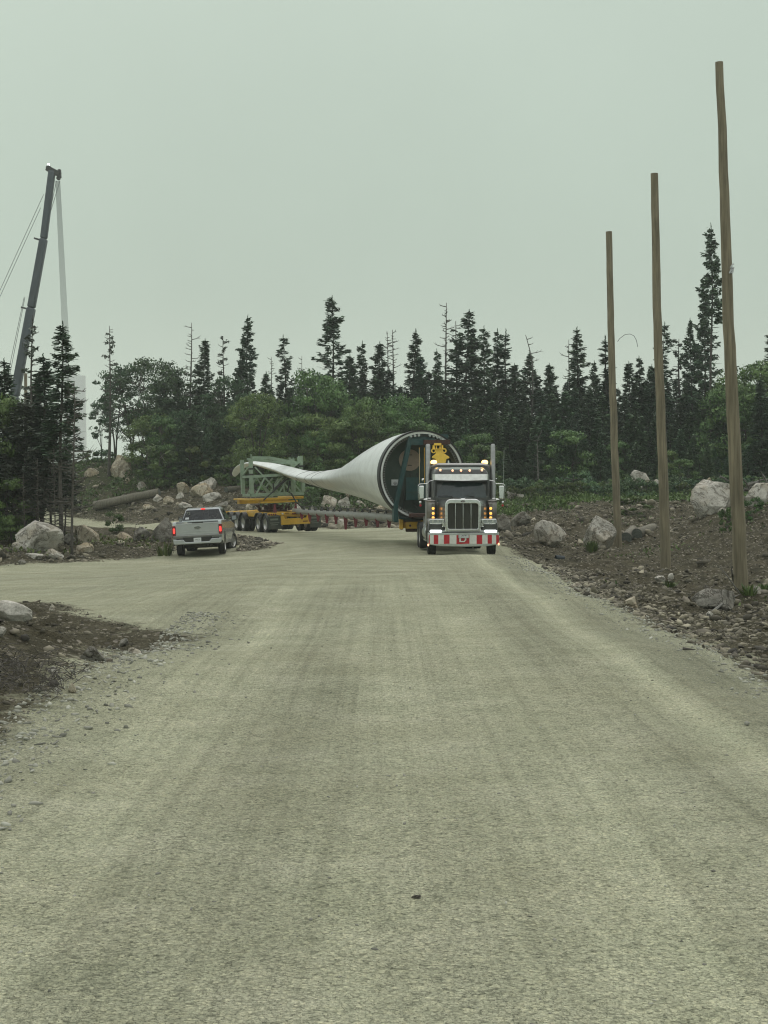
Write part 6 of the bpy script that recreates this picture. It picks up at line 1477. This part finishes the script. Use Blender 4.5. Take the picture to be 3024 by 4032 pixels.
b = MB(); ex, ez = .02, 1.16; el = lambda a_, c_: [(ex+a_*math.cos(t*math.pi/14), ez+c_*math.sin(t*math.pi/14)) for t in range(28)]
b.ring(el(.14, .058), el(.125, .046), 'y', -.045, -.02); b.build('badge_rim', M['chrome'], tgt); b = MB(); b.prism(el(.126, .047), 'y', -.038, -.02); bg_ = b.build('badge', M['ovalb'], tgt)
text_mesh('badge_script', 'Ford', .10, M['chrome'], bg_, (ex, -.041, ez), depth=.001, italic=.35)
b = MB(); bp_ = [(-.99, .84), (-.62, .84), (-.55, .78), (.55, .78), (.62, .84), (.99, .84), (.99, .58), (.95, .52), (.62, .52), (-.62, .52), (-.95, .52), (-.99, .58)]; b.prism([(-.99, .70), (-.58, .70), (-.48, .585), (.48, .585), (.58, .70), (.99, .70), (.98, .55), (.93, .50), (-.93, .50), (-.98, .55)], 'y', -.13, .05)
b.build('bumper', M['silver'], PK, bevel=.02)
b = MB(); b.box(-.60, .60, -.09, .04, .56, .78); b.build('bumper_recess', M['black'], PK); b = MB(); b.box(-.985, .985, -.075, .06, .74, .855); b.build('bumper_step', M['silver_r'], PK, bevel=.02)
b = MB(); b.box(-.155, .155, -.105, -.092, .59, .75); pl = b.build('licence_plate', M['plate'], PK)
text_mesh('plate_number', 'F796 20', .085, M['ink'], pl, (0, -.107, .665), depth=.001, sx=.7)
b = MB(); b.prism(rrect(-.06, .10, 1.885, 1.93, .012), 'y', 2.22, 2.30); b.build('high_brake_light', M['brake'], PK)
b = MB(); b.box(-.7, .7, 1.0, 1.4, .30, .50); b.box(-.35, .35, .3, 5.3, .38, .62); b.box(-.84, .84, .12, .4, .46, .6); b.tube([(.45, .1, .42), (.45, 1.0, .42)], .04, 8); b.build('underbody', M['under'], PK)

# ------------------------------------------------------------------ crane and tower far behind
YC = 200.0
CR = empty('mobile_crane', P3(30, 1800, YC), label='tall blue-grey crane boom above the left trees, hoist ropes hanging from its tip', cat='crane')
CO = Vector(CR.location)
def cp_(px, py, Y=YC): return Vector(P3(px, py, Y))-CO
segs = [((205, 672), (172, 940), .93), ((172, 940), (123, 1212), 1.05), ((123, 1212), (58, 1560), 1.15), ((58, 1560), (8, 1850), 1.25)]
for (a, c, wd) in segs:
    b = MB(); b.bar(cp_(*a), cp_(*c), wd, wd*1.1, up=(0, 1, 0)); b.build('boom_section', M['boom'], CR, bevel=.25, seg=3)
for (a, c) in (((135, 938), (176, 950)), ((84, 1210), (132, 1222))):
    b = MB(); b.bar(cp_(*a), cp_(*c), .2, .5, up=(0, 1, 0)); b.build('boom_collar', M['black'], CR)
b = MB(); b.bar(cp_(185, 662), cp_(236, 688), .7, .8, up=(0, 1, 0)); b.bar(cp_(234, 668), cp_(236, 700), .35, .6, up=(0, 1, 0)); b.lathe([(-.3, 0), (-.3, .35), (.3, .35), (.3, 0)], tuple(cp_(192, 662)), 'y', 14); b.lathe([(-.2, 0), (-.2, .26), (.2, .26), (.2, 0)], tuple(cp_(230, 702)), 'y', 14)
b.build('boom_head', M['black'], CR)
b = MB(); b.lathe([(0, .16), (.3, .16), (.34, 0)], tuple(cp_(191, 654)), 'z', 10); b.build('warning_light', M['lamp'], CR)
for k in range(9):
    t = k/8; b = MB(); b.tube([cp_(219+17*t, 712), cp_(246+24*t, 1320)], .021, 4); b.tube([cp_(246+24*t, 1320), cp_(250+24*t, 1850)], .021, 4); b.build('hoist_rope', M['rope'], CR)
for a, c in (((172, 765), (-10, 1165)), ((160, 818), (-10, 1190)), ((222, 712), (178, 925)), ((236, 712), (182, 890)), ((95, 1170), (30, 1478)), ((98, 1172), (38, 1478))):
    b = MB(); b.tube([cp_(*a), cp_(*c)], .035, 4); b.build('stay_rope', M['rope'], CR)
TW = empty('turbine_tower', P3(305, 1850, 260), label='unfinished white wind turbine tower showing behind the near left trees', cat='tower')
TO = Vector(TW.location)
def tp(px, py): q = Vector(P3(px, py, 260))-TO; return q
for (y0, y1, r0, r1) in ((1905, 1700, 41, 39.5), (1699, 1600, 39.3, 38), (1599, 1480, 37.6, 36)):
    b = MB(); p, q = tp(300, y0), tp(300-0, y1); b.tube([p, q], [r0*260/F, r1*260/F], 40); b.build('tower_section', M['tower'], TW, smooth=40)
TW.location.z = TO.z

# ------------------------------------------------------------------ damp hazy air
hm = bpy.data.materials.new('damp_air'); hm.use_nodes = True; hn = hm.node_tree; hn.nodes.clear()
ho = hn.nodes.new('ShaderNodeOutputMaterial'); pv = hn.nodes.new('ShaderNodeVolumePrincipled')
pv.inputs['Color'].default_value = (.93, .98, .95, 1); pv.inputs['Density'].default_value = .00042; pv.inputs['Anisotropy'].default_value = .2
hn.links.new(pv.outputs[0], ho.inputs['Volume'])
b = MB(); b.box(-130, 130, -25, 300, -4, 62); hz_ = b.build('haze', hm); tag(hz_, 'thin damp haze in the air over the whole site', 'haze', kind='stuff')
scene.cycles.volume_bounces = 1
